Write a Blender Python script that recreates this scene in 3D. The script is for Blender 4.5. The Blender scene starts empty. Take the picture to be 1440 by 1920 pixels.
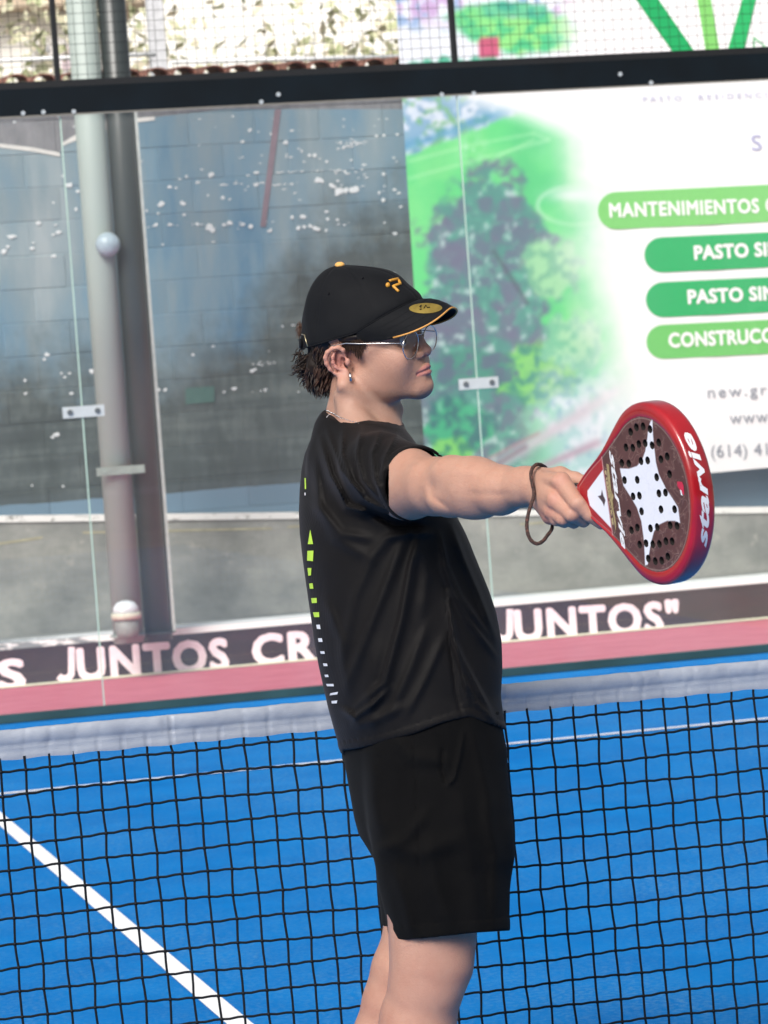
import bpy, bmesh, math, random
import numpy as np
from mathutils import Matrix, Vector
from mathutils.bvhtree import BVHTree
rng = np.random.default_rng(7); random.seed(7)
# ---------------------------------------------------------------- camera, world, sun, exposure
F_PX = 6172.35; PW, PH = 1440, 1920
CAM = np.array([-1.39273, -5.93413, 1.43198]); YAW, PITCH, ROLL = 0.23782, -0.03372, -0.07221
fw = np.array([math.sin(YAW)*math.cos(PITCH), math.cos(YAW)*math.cos(PITCH), math.sin(PITCH)])
r0 = np.array([math.cos(YAW), -math.sin(YAW), 0.0]); u0 = np.cross(r0, fw)
CR = r0*math.cos(ROLL)+u0*math.sin(ROLL); CU = -r0*math.sin(ROLL)+u0*math.cos(ROLL); CF = fw
scene = bpy.context.scene
cd = bpy.data.cameras.new('camera'); cam = bpy.data.objects.new('camera', cd); scene.collection.objects.link(cam)
cam.matrix_world = Matrix(((CR[0], CU[0], -CF[0], CAM[0]), (CR[1], CU[1], -CF[1], CAM[1]), (CR[2], CU[2], -CF[2], CAM[2]), (0, 0, 0, 1)))
cd.sensor_fit = 'VERTICAL'; cd.sensor_height = 36; cd.sensor_width = 27; cd.lens = F_PX/PH*36
cd.clip_start = .1; cd.clip_end = 2000
cd.dof.use_dof = True; cd.dof.focus_distance = 5.6; cd.dof.aperture_fstop = 14
scene.camera = cam
SUN_EL, SUN_AZ = math.radians(37), math.radians(214)      # azimuth clockwise from +Y
w = bpy.data.worlds.new('World'); scene.world = w; w.use_nodes = True
nt = w.node_tree; sky = nt.nodes.new('ShaderNodeTexSky'); sky.sky_type = 'NISHITA'; sky.sun_disc = False
sky.sun_elevation = SUN_EL; sky.sun_rotation = SUN_AZ; sky.air_density = 1.3; sky.dust_density = 4.0; sky.ozone_density = 1.0
bg = nt.nodes['Background']; hs_ = nt.nodes.new('ShaderNodeHueSaturation'); hs_.inputs['Saturation'].default_value = .4; nt.links.new(sky.outputs[0], hs_.inputs['Color']); nt.links.new(hs_.outputs[0], bg.inputs[0]); bg.inputs[1].default_value = .085
sl = bpy.data.lights.new('sun', 'SUN'); sl.energy = 2.4; sl.angle = math.radians(24); sl.color = (1, .955, .90)
so = bpy.data.objects.new('sun', sl); scene.collection.objects.link(so)
sd = Vector((math.sin(SUN_AZ)*math.cos(SUN_EL), math.cos(SUN_AZ)*math.cos(SUN_EL), math.sin(SUN_EL)))
so.rotation_euler = sd.to_track_quat('Z', 'Y').to_euler(); so.location = (0, -4, 12)
scene.view_settings.view_transform = 'Standard'; scene.view_settings.look = 'None'
scene.view_settings.exposure = 0.56; scene.view_settings.gamma = 1.0; scene.view_settings.use_curve_mapping = False
scene.cycles.max_bounces = 8; scene.cycles.transparent_max_bounces = 16

# ---------------------------------------------------------------- measuring helpers
D0 = 5.6
def ray(px, py):
    return CF + CR*((px-PW/2)/F_PX) + CU*(-(py-PH/2)/F_PX)
def on_plane(px, py, axis, val):                 # world point where the sight line meets an axis plane
    d = ray(px, py); t = (val-CAM[axis])/d[axis]; return CAM+d*t
def pt(px, py, wmm):                             # camera-frame mm: x right, y up, w towards the camera from depth D0
    D = D0*1000-wmm
    return np.array([(px-PW/2)/F_PX*D, -(py-PH/2)/F_PX*D, wmm], float)
def to_world(P):
    P = np.asarray(P, float)/1000.0
    return CAM + np.outer(P[:, 0], CR) + np.outer(P[:, 1], CU) + np.outer(D0-P[:, 2], CF)
# ---------------------------------------------------------------- object helpers
def link(o): scene.collection.objects.link(o); return o
def tag(o, label=None, cat=None, group=None, kind=None):
    if label: o['label'] = label
    if cat: o['category'] = cat
    if group: o['group'] = group
    if kind: o['kind'] = kind
    return o
def empty(name, loc, label=None, cat=None, group=None):
    o = link(bpy.data.objects.new(name, None)); o.location = loc; o.empty_display_size = .1
    return tag(o, label, cat, group)
def child(o, parent):
    if parent is not None:
        o.parent = parent
        loc = Vector((0, 0, 0)); q = parent
        while q is not None: loc += q.location; q = q.parent
        o.location = o.location - loc
    return o
def mesh_obj(name, V, Fs, mat=None, parent=None, smooth=False, attr=None):
    """V world coords, Fs list of index tuples or an (n,k) int array; object origin at the mesh's centre."""
    V = np.asarray(V, float); c = (V.min(0)+V.max(0))/2
    me = bpy.data.meshes.new(name)
    if isinstance(Fs, np.ndarray):
        n, k = Fs.shape
        me.vertices.add(len(V)); me.vertices.foreach_set('co', (V-c).astype(np.float32).ravel())
        me.loops.add(n*k); me.loops.foreach_set('vertex_index', Fs.astype(np.int32).ravel())
        me.polygons.add(n); me.polygons.foreach_set('loop_start', np.arange(0, n*k, k, dtype=np.int32))
        me.update(calc_edges=True); me.validate()
    else:
        me.from_pydata([tuple(v) for v in (V-c)], [], [tuple(int(i) for i in f) for f in Fs]); me.update()
    if smooth: me.polygons.foreach_set('use_smooth', [True]*len(me.polygons))
    if attr is not None:
        a = me.color_attributes.new('paint', 'FLOAT_COLOR', 'POINT')
        col = np.ones((len(V), 4), np.float32); col[:, :3] = attr; a.data.foreach_set('color', col.ravel())
    if mat: me.materials.append(mat)
    o = link(bpy.data.objects.new(name, me)); o.location = c
    return child(o, parent)
class MB:
    def __init__(s): s.V = []; s.F = []; s.n = 0
    def add(s, V, Fs):
        s.V += [tuple(v) for v in V]; s.F += [tuple(i+s.n for i in f) for f in Fs]; s.n = len(s.V); return s
    def box(s, a, b):
        x0, y0, z0 = a; x1, y1, z1 = b
        return s.add([(x0,y0,z0),(x1,y0,z0),(x1,y1,z0),(x0,y1,z0),(x0,y0,z1),(x1,y0,z1),(x1,y1,z1),(x0,y1,z1)],
            [(0,3,2,1),(4,5,6,7),(0,1,5,4),(1,2,6,5),(2,3,7,6),(3,0,4,7)])
    def tube(s, P, r, sides=8, cap=True):
        P = np.asarray(P, float); r = np.broadcast_to(np.asarray(r, float), (len(P),)); V = []; Fs = []
        up = np.array([0, 0, 1.0]); prev = None
        for i in range(len(P)):
            t = P[min(i+1, len(P)-1)]-P[max(i-1, 0)]; t = t/(np.linalg.norm(t)+1e-12)
            if prev is None:
                a = np.cross(t, up)
                if np.linalg.norm(a) < 1e-3: a = np.cross(t, [1, 0, 0])
            else: a = prev-t*(prev@t)
            a = a/(np.linalg.norm(a)+1e-12); b = np.cross(t, a); prev = a
            for k in range(sides):
                q = 2*math.pi*k/sides; V.append(P[i]+r[i]*(math.cos(q)*a+math.sin(q)*b))
        for i in range(len(P)-1):
            for k in range(sides):
                k2 = (k+1) % sides; Fs.append((i*sides+k, i*sides+k2, (i+1)*sides+k2, (i+1)*sides+k))
        if cap: Fs += [tuple(range(sides))[::-1], tuple((len(P)-1)*sides+k for k in range(sides))]
        return s.add(V, Fs)
    def build(s, name, mat, parent=None, smooth=False): return mesh_obj(name, s.V, s.F, mat, parent, smooth)
# ---------------------------------------------------------------- materials
def srgb(*c):
    return tuple(((v/255)/12.92 if v/255 <= .04045 else (((v/255)+.055)/1.055)**2.4) for v in c)
def new_mat(name):
    m = bpy.data.materials.new(name); m.use_nodes = True; return m, m.node_tree, m.node_tree.nodes['Principled BSDF']
def mat(name, col, rough=.6, metal=0, var=.12, scale=30, bump=0, bscale=200, coords='Object', spec=.5, coat=0, stretch=None):
    m, t, b = new_mat(name); N = t.nodes; L = t.links
    tc = N.new('ShaderNodeTexCoord'); mp = N.new('ShaderNodeMapping'); L.new(tc.outputs[coords], mp.inputs[0])
    if stretch: mp.inputs['Scale'].default_value = stretch
    nz = N.new('ShaderNodeTexNoise'); nz.inputs['Scale'].default_value = scale; nz.inputs['Detail'].default_value = 6; L.new(mp.outputs[0], nz.inputs[0])
    rp = N.new('ShaderNodeValToRGB'); c = np.array(col)
    rp.color_ramp.elements[0].position = .3; rp.color_ramp.elements[1].position = .7
    rp.color_ramp.elements[0].color = (*(c*(1-var)), 1); rp.color_ramp.elements[1].color = (*np.minimum(c*(1+var), 1), 1)
    L.new(nz.outputs[0], rp.inputs[0]); L.new(rp.outputs[0], b.inputs['Base Color'])
    b.inputs['Roughness'].default_value = rough; b.inputs['Metallic'].default_value = metal
    b.inputs['Specular IOR Level'].default_value = spec; b.inputs['Coat Weight'].default_value = coat; b.inputs['Coat Roughness'].default_value = .08
    if bump:
        n2 = N.new('ShaderNodeTexNoise'); n2.inputs['Scale'].default_value = bscale; n2.inputs['Detail'].default_value = 4; L.new(mp.outputs[0], n2.inputs[0])
        bp = N.new('ShaderNodeBump'); bp.inputs['Strength'].default_value = bump; bp.inputs['Distance'].default_value = .003
        L.new(n2.outputs[0], bp.inputs['Height']); L.new(bp.outputs[0], b.inputs['Normal'])
    return m
def mathn(t, op, a, b=None, c=None, clamp=False):
    n = t.nodes.new('ShaderNodeMath'); n.operation = op; n.use_clamp = clamp
    for i, v in enumerate((a, b, c)):
        if v is None: continue
        if isinstance(v, (int, float)): n.inputs[i].default_value = v
        else: t.links.new(v, n.inputs[i])
    return n.outputs[0]
def mixc(t, f, a, b):
    n = t.nodes.new('ShaderNodeMix'); n.data_type = 'RGBA'
    for i, v in ((0, f), (6, a), (7, b)):
        if isinstance(v, (int, float)): n.inputs[i].default_value = v
        elif isinstance(v, (tuple, list, np.ndarray)): n.inputs[i].default_value = (*v[:3], 1)
        else: t.links.new(v, n.inputs[i])
    return n.outputs[2]
def noise(t, vec, scale, detail=5, rough=.5, stretch=None):
    if stretch:
        mp = t.nodes.new('ShaderNodeMapping'); mp.inputs['Scale'].default_value = stretch; t.links.new(vec, mp.inputs[0]); vec = mp.outputs[0]
    n = t.nodes.new('ShaderNodeTexNoise'); n.inputs['Scale'].default_value = scale; n.inputs['Detail'].default_value = detail; n.inputs['Roughness'].default_value = rough
    t.links.new(vec, n.inputs[0]); return n.outputs[0]
def ramp(t, f, stops):
    n = t.nodes.new('ShaderNodeValToRGB'); e = n.color_ramp.elements
    while len(e) < len(stops): e.new(.5)
    for i, (p, c) in enumerate(stops): e[i].position = p; e[i].color = (*c, 1) if len(c) == 3 else c
    t.links.new(f, n.inputs[0]); return n.outputs[0]
def gray(v): return (v, v, v)
def position(t): g = t.nodes.new('ShaderNodeNewGeometry'); return g.outputs['Position']
def sep(t, v): n = t.nodes.new('ShaderNodeSeparateXYZ'); t.links.new(v, n.inputs[0]); return n.outputs
def bump(t, b, h, strength=.3, dist=.003):
    n = t.nodes.new('ShaderNodeBump'); n.inputs['Strength'].default_value = strength; n.inputs['Distance'].default_value = dist
    t.links.new(h, n.inputs['Height']); t.links.new(n.outputs[0], b.inputs['Normal'])
# ---------------------------------------------------------------- numpy value noise
def vnoise(x, y, seed):
    xi = np.floor(x).astype(np.int64); yi = np.floor(y).astype(np.int64); fx = x-xi; fy = y-yi
    def h(a, b):
        v = (a*374761393+b*668265263+seed*974634777) & 0x7fffffff; v = ((v ^ (v >> 13))*1274126177) & 0x7fffffff
        return ((v ^ (v >> 16)) & 0xffff)/65535.0
    sx = fx*fx*(3-2*fx); sy = fy*fy*(3-2*fy)
    return (h(xi, yi)*(1-sx)+h(xi+1, yi)*sx)*(1-sy)+(h(xi, yi+1)*(1-sx)+h(xi+1, yi+1)*sx)*sy
def fbm(x, y, s, o=4, seed=1):
    v = 0; a = .5; tot = 0
    for k in range(o): v = v+a*vnoise(x/s+k*17.3, y/s+k*9.1, seed+k); tot += a; a *= .55; s = s/2.0
    return v/tot
def sst(a, b, x):
    t = np.clip((x-a)/(b-a), 0, 1); return t*t*(3-2*t)
# ---------------------------------------------------------------- writing
def text_mesh(body, bold=.012, shear=0, spacing=1.0):
    c = bpy.data.curves.new('lettering', 'FONT'); c.body = body; c.offset = bold; c.shear = shear; c.space_character = spacing; c.resolution_u = 3
    o = link(bpy.data.objects.new('lettering', c)); dg = bpy.context.evaluated_depsgraph_get(); dg.update()
    me = bpy.data.meshes.new_from_object(o.evaluated_get(dg))
    V = np.array([v.co[:2] for v in me.vertices]); Fs = [tuple(p.vertices) for p in me.polygons]
    bpy.data.objects.remove(o); bpy.data.curves.remove(c); bpy.data.meshes.remove(me)
    return V, Fs
def lettering(name, body, A, B, hvec, off, m, parent=None, bold=.012, shear=0, spacing=1.0, cap=None):
    """lay flat lettering between world points A (left, baseline) and B (right, baseline); hvec = cap height vector"""
    V, Fs = text_mesh(body, 0.0, shear, spacing)
    if bold > .012:          # heavier strokes: shifted layers, each a hair's breadth nearer
        V0, F0, nV = V, list(Fs), len(V); sh = [(0, 0)]+[(bold*math.cos(q), bold*math.sin(q)) for q in np.arange(8)*math.pi/4+.2]
        V = np.concatenate([V0+np.array(s_) for s_ in sh]); Fs = [tuple(i+k*nV for i in f) for k in range(9) for f in F0]
        lay_ = np.repeat(np.arange(9), nV)
    else: lay_ = np.zeros(len(V)); nV = len(V)
    x0, x1 = V[:, 0].min(), V[:, 0].max()
    ch = .73 if cap is None else cap
    A = np.asarray(A); B = np.asarray(B)
    P = A+np.outer((V[:, 0]-x0)/(x1-x0), B-A)+np.outer(V[:, 1]/ch, hvec)+off+np.outer(lay_, [0, -.00025, 0])
    par = list(range(len(V)))                       # one object per letter
    def find(a):
        while par[a] != a: par[a] = par[par[a]]; a = par[a]
        return a
    for f in Fs:
        for k in f[1:]: par[find(k)] = find(f[0])
    comps = {}
    for f in Fs: comps.setdefault(find(f[0]), []).append(f)
    items = sorted(([V[[i for f in fs for i in f], 0].min(), V[[i for f in fs for i in f], 0].max(), fs] for fs in comps.values()), key=lambda q: q[0])
    out = []
    for it in items:
        if out and it[0] < out[-1][1]-.09 and it[1] <= out[-1][1]+bold*2+.02: out[-1][2] = out[-1][2]+it[2]; out[-1][1] = max(out[-1][1], it[1])
        else: out.append(it)
    for it in out:
        ids = sorted({i for f in it[2] for i in f}); mp_ = {i: k for k, i in enumerate(ids)}
        mesh_obj('letter', P[ids], [tuple(mp_[i] for i in f) for f in it[2]], m, parent)
# ================================================================ SETTING
WY = 13.5; GY = 10.0
def wp(px, py, y=WY): return on_plane(px, py, 1, y)
def gp(px, py): return on_plane(px, py, 1, GY)
# court floor
m, t, b = new_mat('blue turf'); P = position(t)
n1 = noise(t, P, 3.0, 6, .6); n2 = noise(t, P, 60, 4, .7); n3 = noise(t, P, 1.2, 5, .65, (1, .45, 1))
c = ramp(t, n1, [(.3, srgb(0, 106, 182)), (.7, srgb(2, 122, 198))])
c = mixc(t, mathn(t, 'MULTIPLY', ramp(t, n2, [(.46, gray(0)), (.72, gray(1))]), mathn(t, 'MULTIPLY', ramp(t, n3, [(.36, gray(0)), (.66, gray(1))]), .75)), c, srgb(110, 155, 190))
t.links.new(c, b.inputs['Base Color']); b.inputs['Roughness'].default_value = .85; b.inputs['Specular IOR Level'].default_value = .08
bump(t, b, noise(t, P, 350, 3, .7), .5, .004); M_turf = m
def sheet(name, x0, x1, y0, y1, z, mt, n=1):
    V = []; Fs = []
    for j in range(n+1):
        for i in range(n+1): V.append((x0+(x1-x0)*i/n, y0+(y1-y0)*j/n, z))
    for j in range(n):
        for i in range(n): a = j*(n+1)+i; Fs.append((a, a+1, a+n+2, a+n+1))
    return tag(mesh_obj(name, V, Fs, mt), kind='structure')
M_ground = mat('dusty ground', (.30, .28, .25), .9, var=.2, scale=.6, coords='Object')
sheet('ground', -400, 400, -400, 400, -.012, M_ground)
sheet('court_floor', -5, 5, -10, 10.03, 0, M_turf)
M_line = mat('white court line', (.84, .85, .86), .8, var=.06, scale=25, bump=.3)
def paintline(x0, x1, y0, y1): sheet('painted_line', x0, x1, y0, y1, .004, M_line)
paintline(-.028, .028, 0.02, 6.915); paintline(-5, 5, 6.925, 6.970)
paintline(-5, 5, -6.975, -6.92); paintline(-.028, .028, -6.915, -.02)
# walkway and kerb behind the glass
KY = on_plane(300, 1263, 2, 0.0)[1]                 # kerb face
KZ = on_plane(300, 1193, 1, KY)[2]

m, t, b = new_mat('pink floor paint'); P = position(t)
c = ramp(t, noise(t, P, 4, 6, .65), [(.3, srgb(206, 100, 118)), (.7, srgb(222, 120, 136))])
t.links.new(c, b.inputs['Base Color']); b.inputs['Roughness'].default_value = .7
sheet('walkway', -9, 9, 10.06, KY-.0015, .006, m)
M_cream = mat('cream line paint', srgb(255, 246, 214), .7, var=.05, scale=6)
sheet('edge_line', -9, 9, KY-.16, KY-.003, .010, M_cream)
kerb = empty('kerb', (2, KY, 0), 'long low kerb with dark front face carrying pink capital lettering', 'kerb')
m, t, b = new_mat('kerb dark paint'); P = position(t); X = sep(t, P)
c = ramp(t, noise(t, P, 6, 6, .7, (1, 1, 3)), [(.35, srgb(42, 26, 30)), (.7, srgb(60, 34, 38))])
c = mixc(t, ramp(t, noise(t, P, 28, 3, .8), [(.70, gray(0)), (.74, gray(1))]), c, srgb(150, 130, 125))
t.links.new(c, b.inputs['Base Color']); b.inputs['Roughness'].default_value = .55; M_kerb = m
MB().box((-9, KY, -.01), (9, KY+.3, KZ)).build('kerb_block', M_kerb, kerb)
m, t, b = new_mat('worn white kerb paint'); P = position(t)
wn = noise(t, P, 7, 5, .7, (1, 3, 3)); X = sep(t, P)
k = mathn(t, 'ADD', wn, mathn(t, 'MULTIPLY', mathn(t, 'SUBTRACT', X[0], 1.15), .22, clamp=False))
c = ramp(t, k, [(.42, srgb(135, 142, 144)), (.5, srgb(242, 244, 244))])
t.links.new(c, b.inputs['Base Color']); b.inputs['Roughness'].default_value = .7
MB().box((-9, KY-.008, KZ+.0005), (9, KY+.31, KZ+.035)).build('kerb_coping', m, kerb)
M_pink = mat('pink lettering', srgb(252, 226, 236), .6, var=.08, scale=30)
def kerbtext(body, xa, ya, xb, yb, hpx, bold=.03, spacing=1.05):
    A = on_plane(xa, ya, 1, KY-.003); B = on_plane(xb, yb, 1, KY-.003); s = np.linalg.norm(on_plane(xa, ya-hpx, 1, KY-.003)-A)
    lettering('lettering', body, A, B, np.array([0, 0, s]), 0, M_pink, kerb, bold, 0, spacing)
# letters are painted sheets lying on the kerb face
def letter_j(px, py, h, wd):
    pts = [(px, py-h)]+[(px, py-h*.3)]+[(px-wd*.42+wd*.42*math.cos(q), py-h*.27+h*.20*math.sin(q)) for q in np.linspace(.2, 2.5, 8)]
    V = []
    for i, (a, c_) in enumerate(pts):
        a0, a1 = pts[max(i-1, 0)], pts[min(i+1, len(pts)-1)]; d = np.array(a1)-np.array(a0); d = d/np.hypot(*d); n = np.array([-d[1], d[0]])*6.3
        V += [on_plane(a-n[0], c_-n[1], 1, KY-.003), on_plane(a+n[0], c_+n[1], 1, KY-.003)]
    mesh_obj('letter', V, [(2*i, 2*i+1, 2*i+3, 2*i+2) for i in range(len(pts)-1)], M_pink, kerb)
kerbtext('S', -4, 1293, 50, 1289, 56, .045)
kerbtext('UNTOS', 146, 1275, 431, 1254, 60, .045, 1.12); letter_j(134, 1277, 64, 32)
kerbtext('CREEMOS', 474, 1248, 872, 1213, 58, .045, 1.12)
kerbtext('UNTOS"', 966, 1201, 1276, 1182, 58, .045, 1.12); letter_j(956, 1202, 60, 30)
# raised concrete strip between kerb and wall, plinth and ledge
M_conc = mat('weathered concrete', srgb(128, 130, 126), .85, var=.22, scale=2.6, bump=.4, bscale=40, coords='Object')
sheet('raised_pavement', -9, 9, KY+.31, WY-.22, KZ, mat('pavement concrete', srgb(140, 142, 138), .85, var=.14, scale=3))
wall = empty('block_wall', (2, WY+.1, 0), 'grey block wall with a blue glass reflection painted on, tiled coping behind the glass', 'wall')
LA = wp(0, 970, WY-.22); LB = wp(1440, 953, WY-.22)
def led(x): return LA[2]+(LB[2]-LA[2])*(x-LA[0])/(LB[0]-LA[0])
mb = MB(); x0, x1 = -6.0, 8.0
def slab(xa, xb, ya, yb, z0a, z0b, z1a, z1b):
    return ([(xa,ya,z0a),(xb,ya,z0b),(xb,yb,z0b),(xa,yb,z0a),(xa,ya,z1a),(xb,ya,z1b),(xb,yb,z1b),(xa,yb,z1a)],
            [(0,3,2,1),(4,5,6,7),(0,1,5,4),(1,2,6,5),(2,3,7,6),(3,0,4,7)])
m, t, b = new_mat('stained plinth concrete'); P = position(t)
c = ramp(t, noise(t, P, 2.2, 8, .62, (1, 1, 1.3)), [(.28, srgb(104, 107, 104)), (.48, srgb(134, 136, 131)), (.72, srgb(170, 170, 163))])
c = mixc(t, ramp(t, noise(t, P, 9, 5, .7), [(.60, gray(0)), (.72, gray(.5))]), c, srgb(185, 182, 170))
t.links.new(c, b.inputs['Base Color']); b.inputs['Roughness'].default_value = .85; bump(t, b, noise(t, P, 40, 5), .3)
mb.add(*slab(x0, x1, WY-.2, WY-.012, -.01, -.01, led(x0)-.03, led(x1)-.03)); mb.build('plinth', m, wall)
m, t, b = new_mat('ledge white paint'); P = position(t)
c = ramp(t, noise(t, P, 12, 5, .7, (1, 1, 2)), [(.36, srgb(150, 150, 145)), (.44, srgb(232, 232, 228))])
t.links.new(c, b.inputs['Base Color'])
mb = MB(); mb.add(*slab(x0, x1, WY-.215, WY-.011, led(x0)-.0295, led(x1)-.0295, led(x0)+.008, led(x1)+.008)); mb.build('ledge', m, wall)
# faint yellow stripe on plinth
my = mat('dull yellow stripe', srgb(158, 154, 128), .8, var=.25, scale=14)
for (xa, ya, xb, yb) in ((-60, 1030, 80, 1010), (155, 1001, 510, 993), (540, 990, 640, 985), (975, 985, 1120, 975)):
    a = wp(xa, ya, WY-.203); c_ = wp(xb, yb, WY-.203); h = .014
    mesh_obj('yellow_stripe', [a, c_, c_+[0, 0, h], a+[0, 0, h]], [(0, 1, 2, 3)], my, wall)
# block wall face: real blocks, each a part, over a mortar core
ZT = wp(300, 166)[2]
m, t, b = new_mat('wall blocks with reflection'); P = position(t); X = sep(t, P)
def curve_node(t, src, pts, lo, hi, zlo, zhi):          # x -> z through a float curve
    mr = t.nodes.new('ShaderNodeMapRange'); t.links.new(src, mr.inputs[0]); mr.inputs[1].default_value = lo; mr.inputs[2].default_value = hi
    fc = t.nodes.new('ShaderNodeFloatCurve'); cv = fc.mapping.curves[0]
    pts = sorted(pts); n = [((x-lo)/(hi-lo), (z-zlo)/(zhi-zlo)) for x, z in pts]
    cv.points[0].location = (0, n[0][1]); cv.points[1].location = (1, n[-1][1])
    for x, z in n:
        if 0 < x < 1: cv.points.new(x, z)
    for p_ in cv.points: p_.handle_type = 'VECTOR'
    fc.mapping.update(); t.links.new(mr.outputs[0], fc.inputs[1])
    return mathn(t, 'MULTIPLY_ADD', fc.outputs[0], zhi-zlo, zlo)
L0 = [(-80, 262), (0, 272), (60, 279), (112, 289), (118, 268), (165, 246), (240, 226), (290, 220), (420, 205), (760, 205)]
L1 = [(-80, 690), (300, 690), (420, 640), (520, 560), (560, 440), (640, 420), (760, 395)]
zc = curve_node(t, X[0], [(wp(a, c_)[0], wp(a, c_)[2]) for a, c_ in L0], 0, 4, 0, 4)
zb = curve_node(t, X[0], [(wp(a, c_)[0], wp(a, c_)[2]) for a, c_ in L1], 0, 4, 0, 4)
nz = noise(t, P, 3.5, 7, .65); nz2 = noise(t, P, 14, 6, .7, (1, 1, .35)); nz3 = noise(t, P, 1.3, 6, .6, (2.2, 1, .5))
blue = ramp(t, nz3, [(.28, srgb(58, 108, 140)), (.42, srgb(98, 130, 148)), (.55, srgb(118, 138, 146)), (.72, srgb(146, 158, 162))])  # blue of the glass reflection, put into the wall colour
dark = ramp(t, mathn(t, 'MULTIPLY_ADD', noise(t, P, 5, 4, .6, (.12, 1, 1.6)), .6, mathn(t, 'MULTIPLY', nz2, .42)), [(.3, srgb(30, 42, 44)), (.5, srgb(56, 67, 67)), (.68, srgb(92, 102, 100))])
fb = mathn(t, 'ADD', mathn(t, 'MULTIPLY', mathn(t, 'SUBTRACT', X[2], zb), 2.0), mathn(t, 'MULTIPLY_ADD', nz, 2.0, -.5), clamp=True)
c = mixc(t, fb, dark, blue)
up = ramp(t, nz2, [(.3, srgb(100, 102, 106)), (.7, srgb(128, 129, 132))])
c = mixc(t, mathn(t, 'GREATER_THAN', X[2], zc), c, up)
ledz = float(led(2.0))
low = mathn(t, 'LESS_THAN', X[2], mathn(t, 'MULTIPLY_ADD', nz, .03, ledz+.115))
c = mixc(t, low, c, srgb(92, 118, 138))
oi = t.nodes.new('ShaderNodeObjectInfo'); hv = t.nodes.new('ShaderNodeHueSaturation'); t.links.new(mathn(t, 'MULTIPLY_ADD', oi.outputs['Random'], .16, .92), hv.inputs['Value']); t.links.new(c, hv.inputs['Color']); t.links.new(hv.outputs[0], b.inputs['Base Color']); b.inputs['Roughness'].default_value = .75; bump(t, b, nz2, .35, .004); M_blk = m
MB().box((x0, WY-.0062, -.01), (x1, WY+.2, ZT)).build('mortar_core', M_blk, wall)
bw, bh, g = .3965, .1945, .0035
proto = None
def block_mesh(w_, h_):
    mb = MB(); e = .004
    y0, y1 = 0.0, .012
    V = [(-w_/2+e,y0,-h_/2+e),(w_/2-e,y0,-h_/2+e),(w_/2-e,y0,h_/2-e),(-w_/2+e,y0,h_/2-e),(-w_/2,y0+e,-h_/2),(w_/2,y0+e,-h_/2),(w_/2,y0+e,h_/2),(-w_/2,y0+e,h_/2),
         (-w_/2,y1,-h_/2),(w_/2,y1,-h_/2),(w_/2,y1,h_/2),(-w_/2,y1,h_/2)]
    Fs = [(0,1,2,3),(0,4,5,1),(1,5,6,2),(2,6,7,3),(3,7,4,0),(4,8,9,5),(5,9,10,6),(6,10,11,7),(7,11,8,4)]
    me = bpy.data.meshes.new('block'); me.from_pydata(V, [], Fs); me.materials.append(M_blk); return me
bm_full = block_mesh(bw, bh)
zrow = led(2.0)+.01; tilt = math.radians(-1.1); row = 0
xs0, xs1 = wp(-60, 600)[0], wp(830, 600)[0]
while zrow < ZT-.01:
    h_ = min(bh, ZT-.002-zrow); last = h_ < bh-.001
    me = bm_full if not last else block_mesh(bw, max(h_, .03))
    x = xs0-.2+(.2 if row % 2 else 0)
    while x < xs1+.4:
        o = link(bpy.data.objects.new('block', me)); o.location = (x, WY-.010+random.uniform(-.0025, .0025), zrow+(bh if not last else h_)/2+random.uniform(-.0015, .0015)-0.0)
        o.rotation_euler = (0, random.uniform(-.004, .004), 0); child(o, wall); x += bw+g
    zrow += bh+g; row += 1
# plain strip where the blocks meet the sloping ledge is covered by a rendered band
# white edge of the blue reflection, painted onto the wall
mw = mat('reflection edge white', srgb(205, 205, 200), .7, var=.12, scale=20)
def ribbon(pts, hw, name, mt, off, par):
    V = []; Fs = []
    for i, (a, c_) in enumerate(pts):
        p_ = wp(a, c_, WY-off); ww = hw[i] if isinstance(hw, list) else hw
        V += [p_-[0, 0, ww], p_+[0, 0, ww]]
        if i: Fs.append((2*i-2, 2*i, 2*i+1, 2*i-1))
    return mesh_obj(name, V, Fs, mt, par)
ribbon([(-60, 266), (0, 273), (60, 280), (112, 290)], .012, 'reflection_edge', mw, .016, wall)
ribbon([(118, 270), (140, 259), (165, 247), (200, 236), (240, 227), (290, 222)], [.01, .016, .035, .03, .014, .01], 'reflection_edge', mw, .016, wall)
mr_ = mat('reflected red', srgb(122, 104, 114), .8, var=.15, scale=14)
V = [wp(527, 205, WY-.017), wp(515, 205, WY-.017), wp(488, 425, WY-.017), wp(498, 425, WY-.017)]
mesh_obj('red_reflection', V, [(0, 1, 2, 3)], mr_, wall)  # red streak of the glass reflection, laid on the wall as a strip
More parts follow.
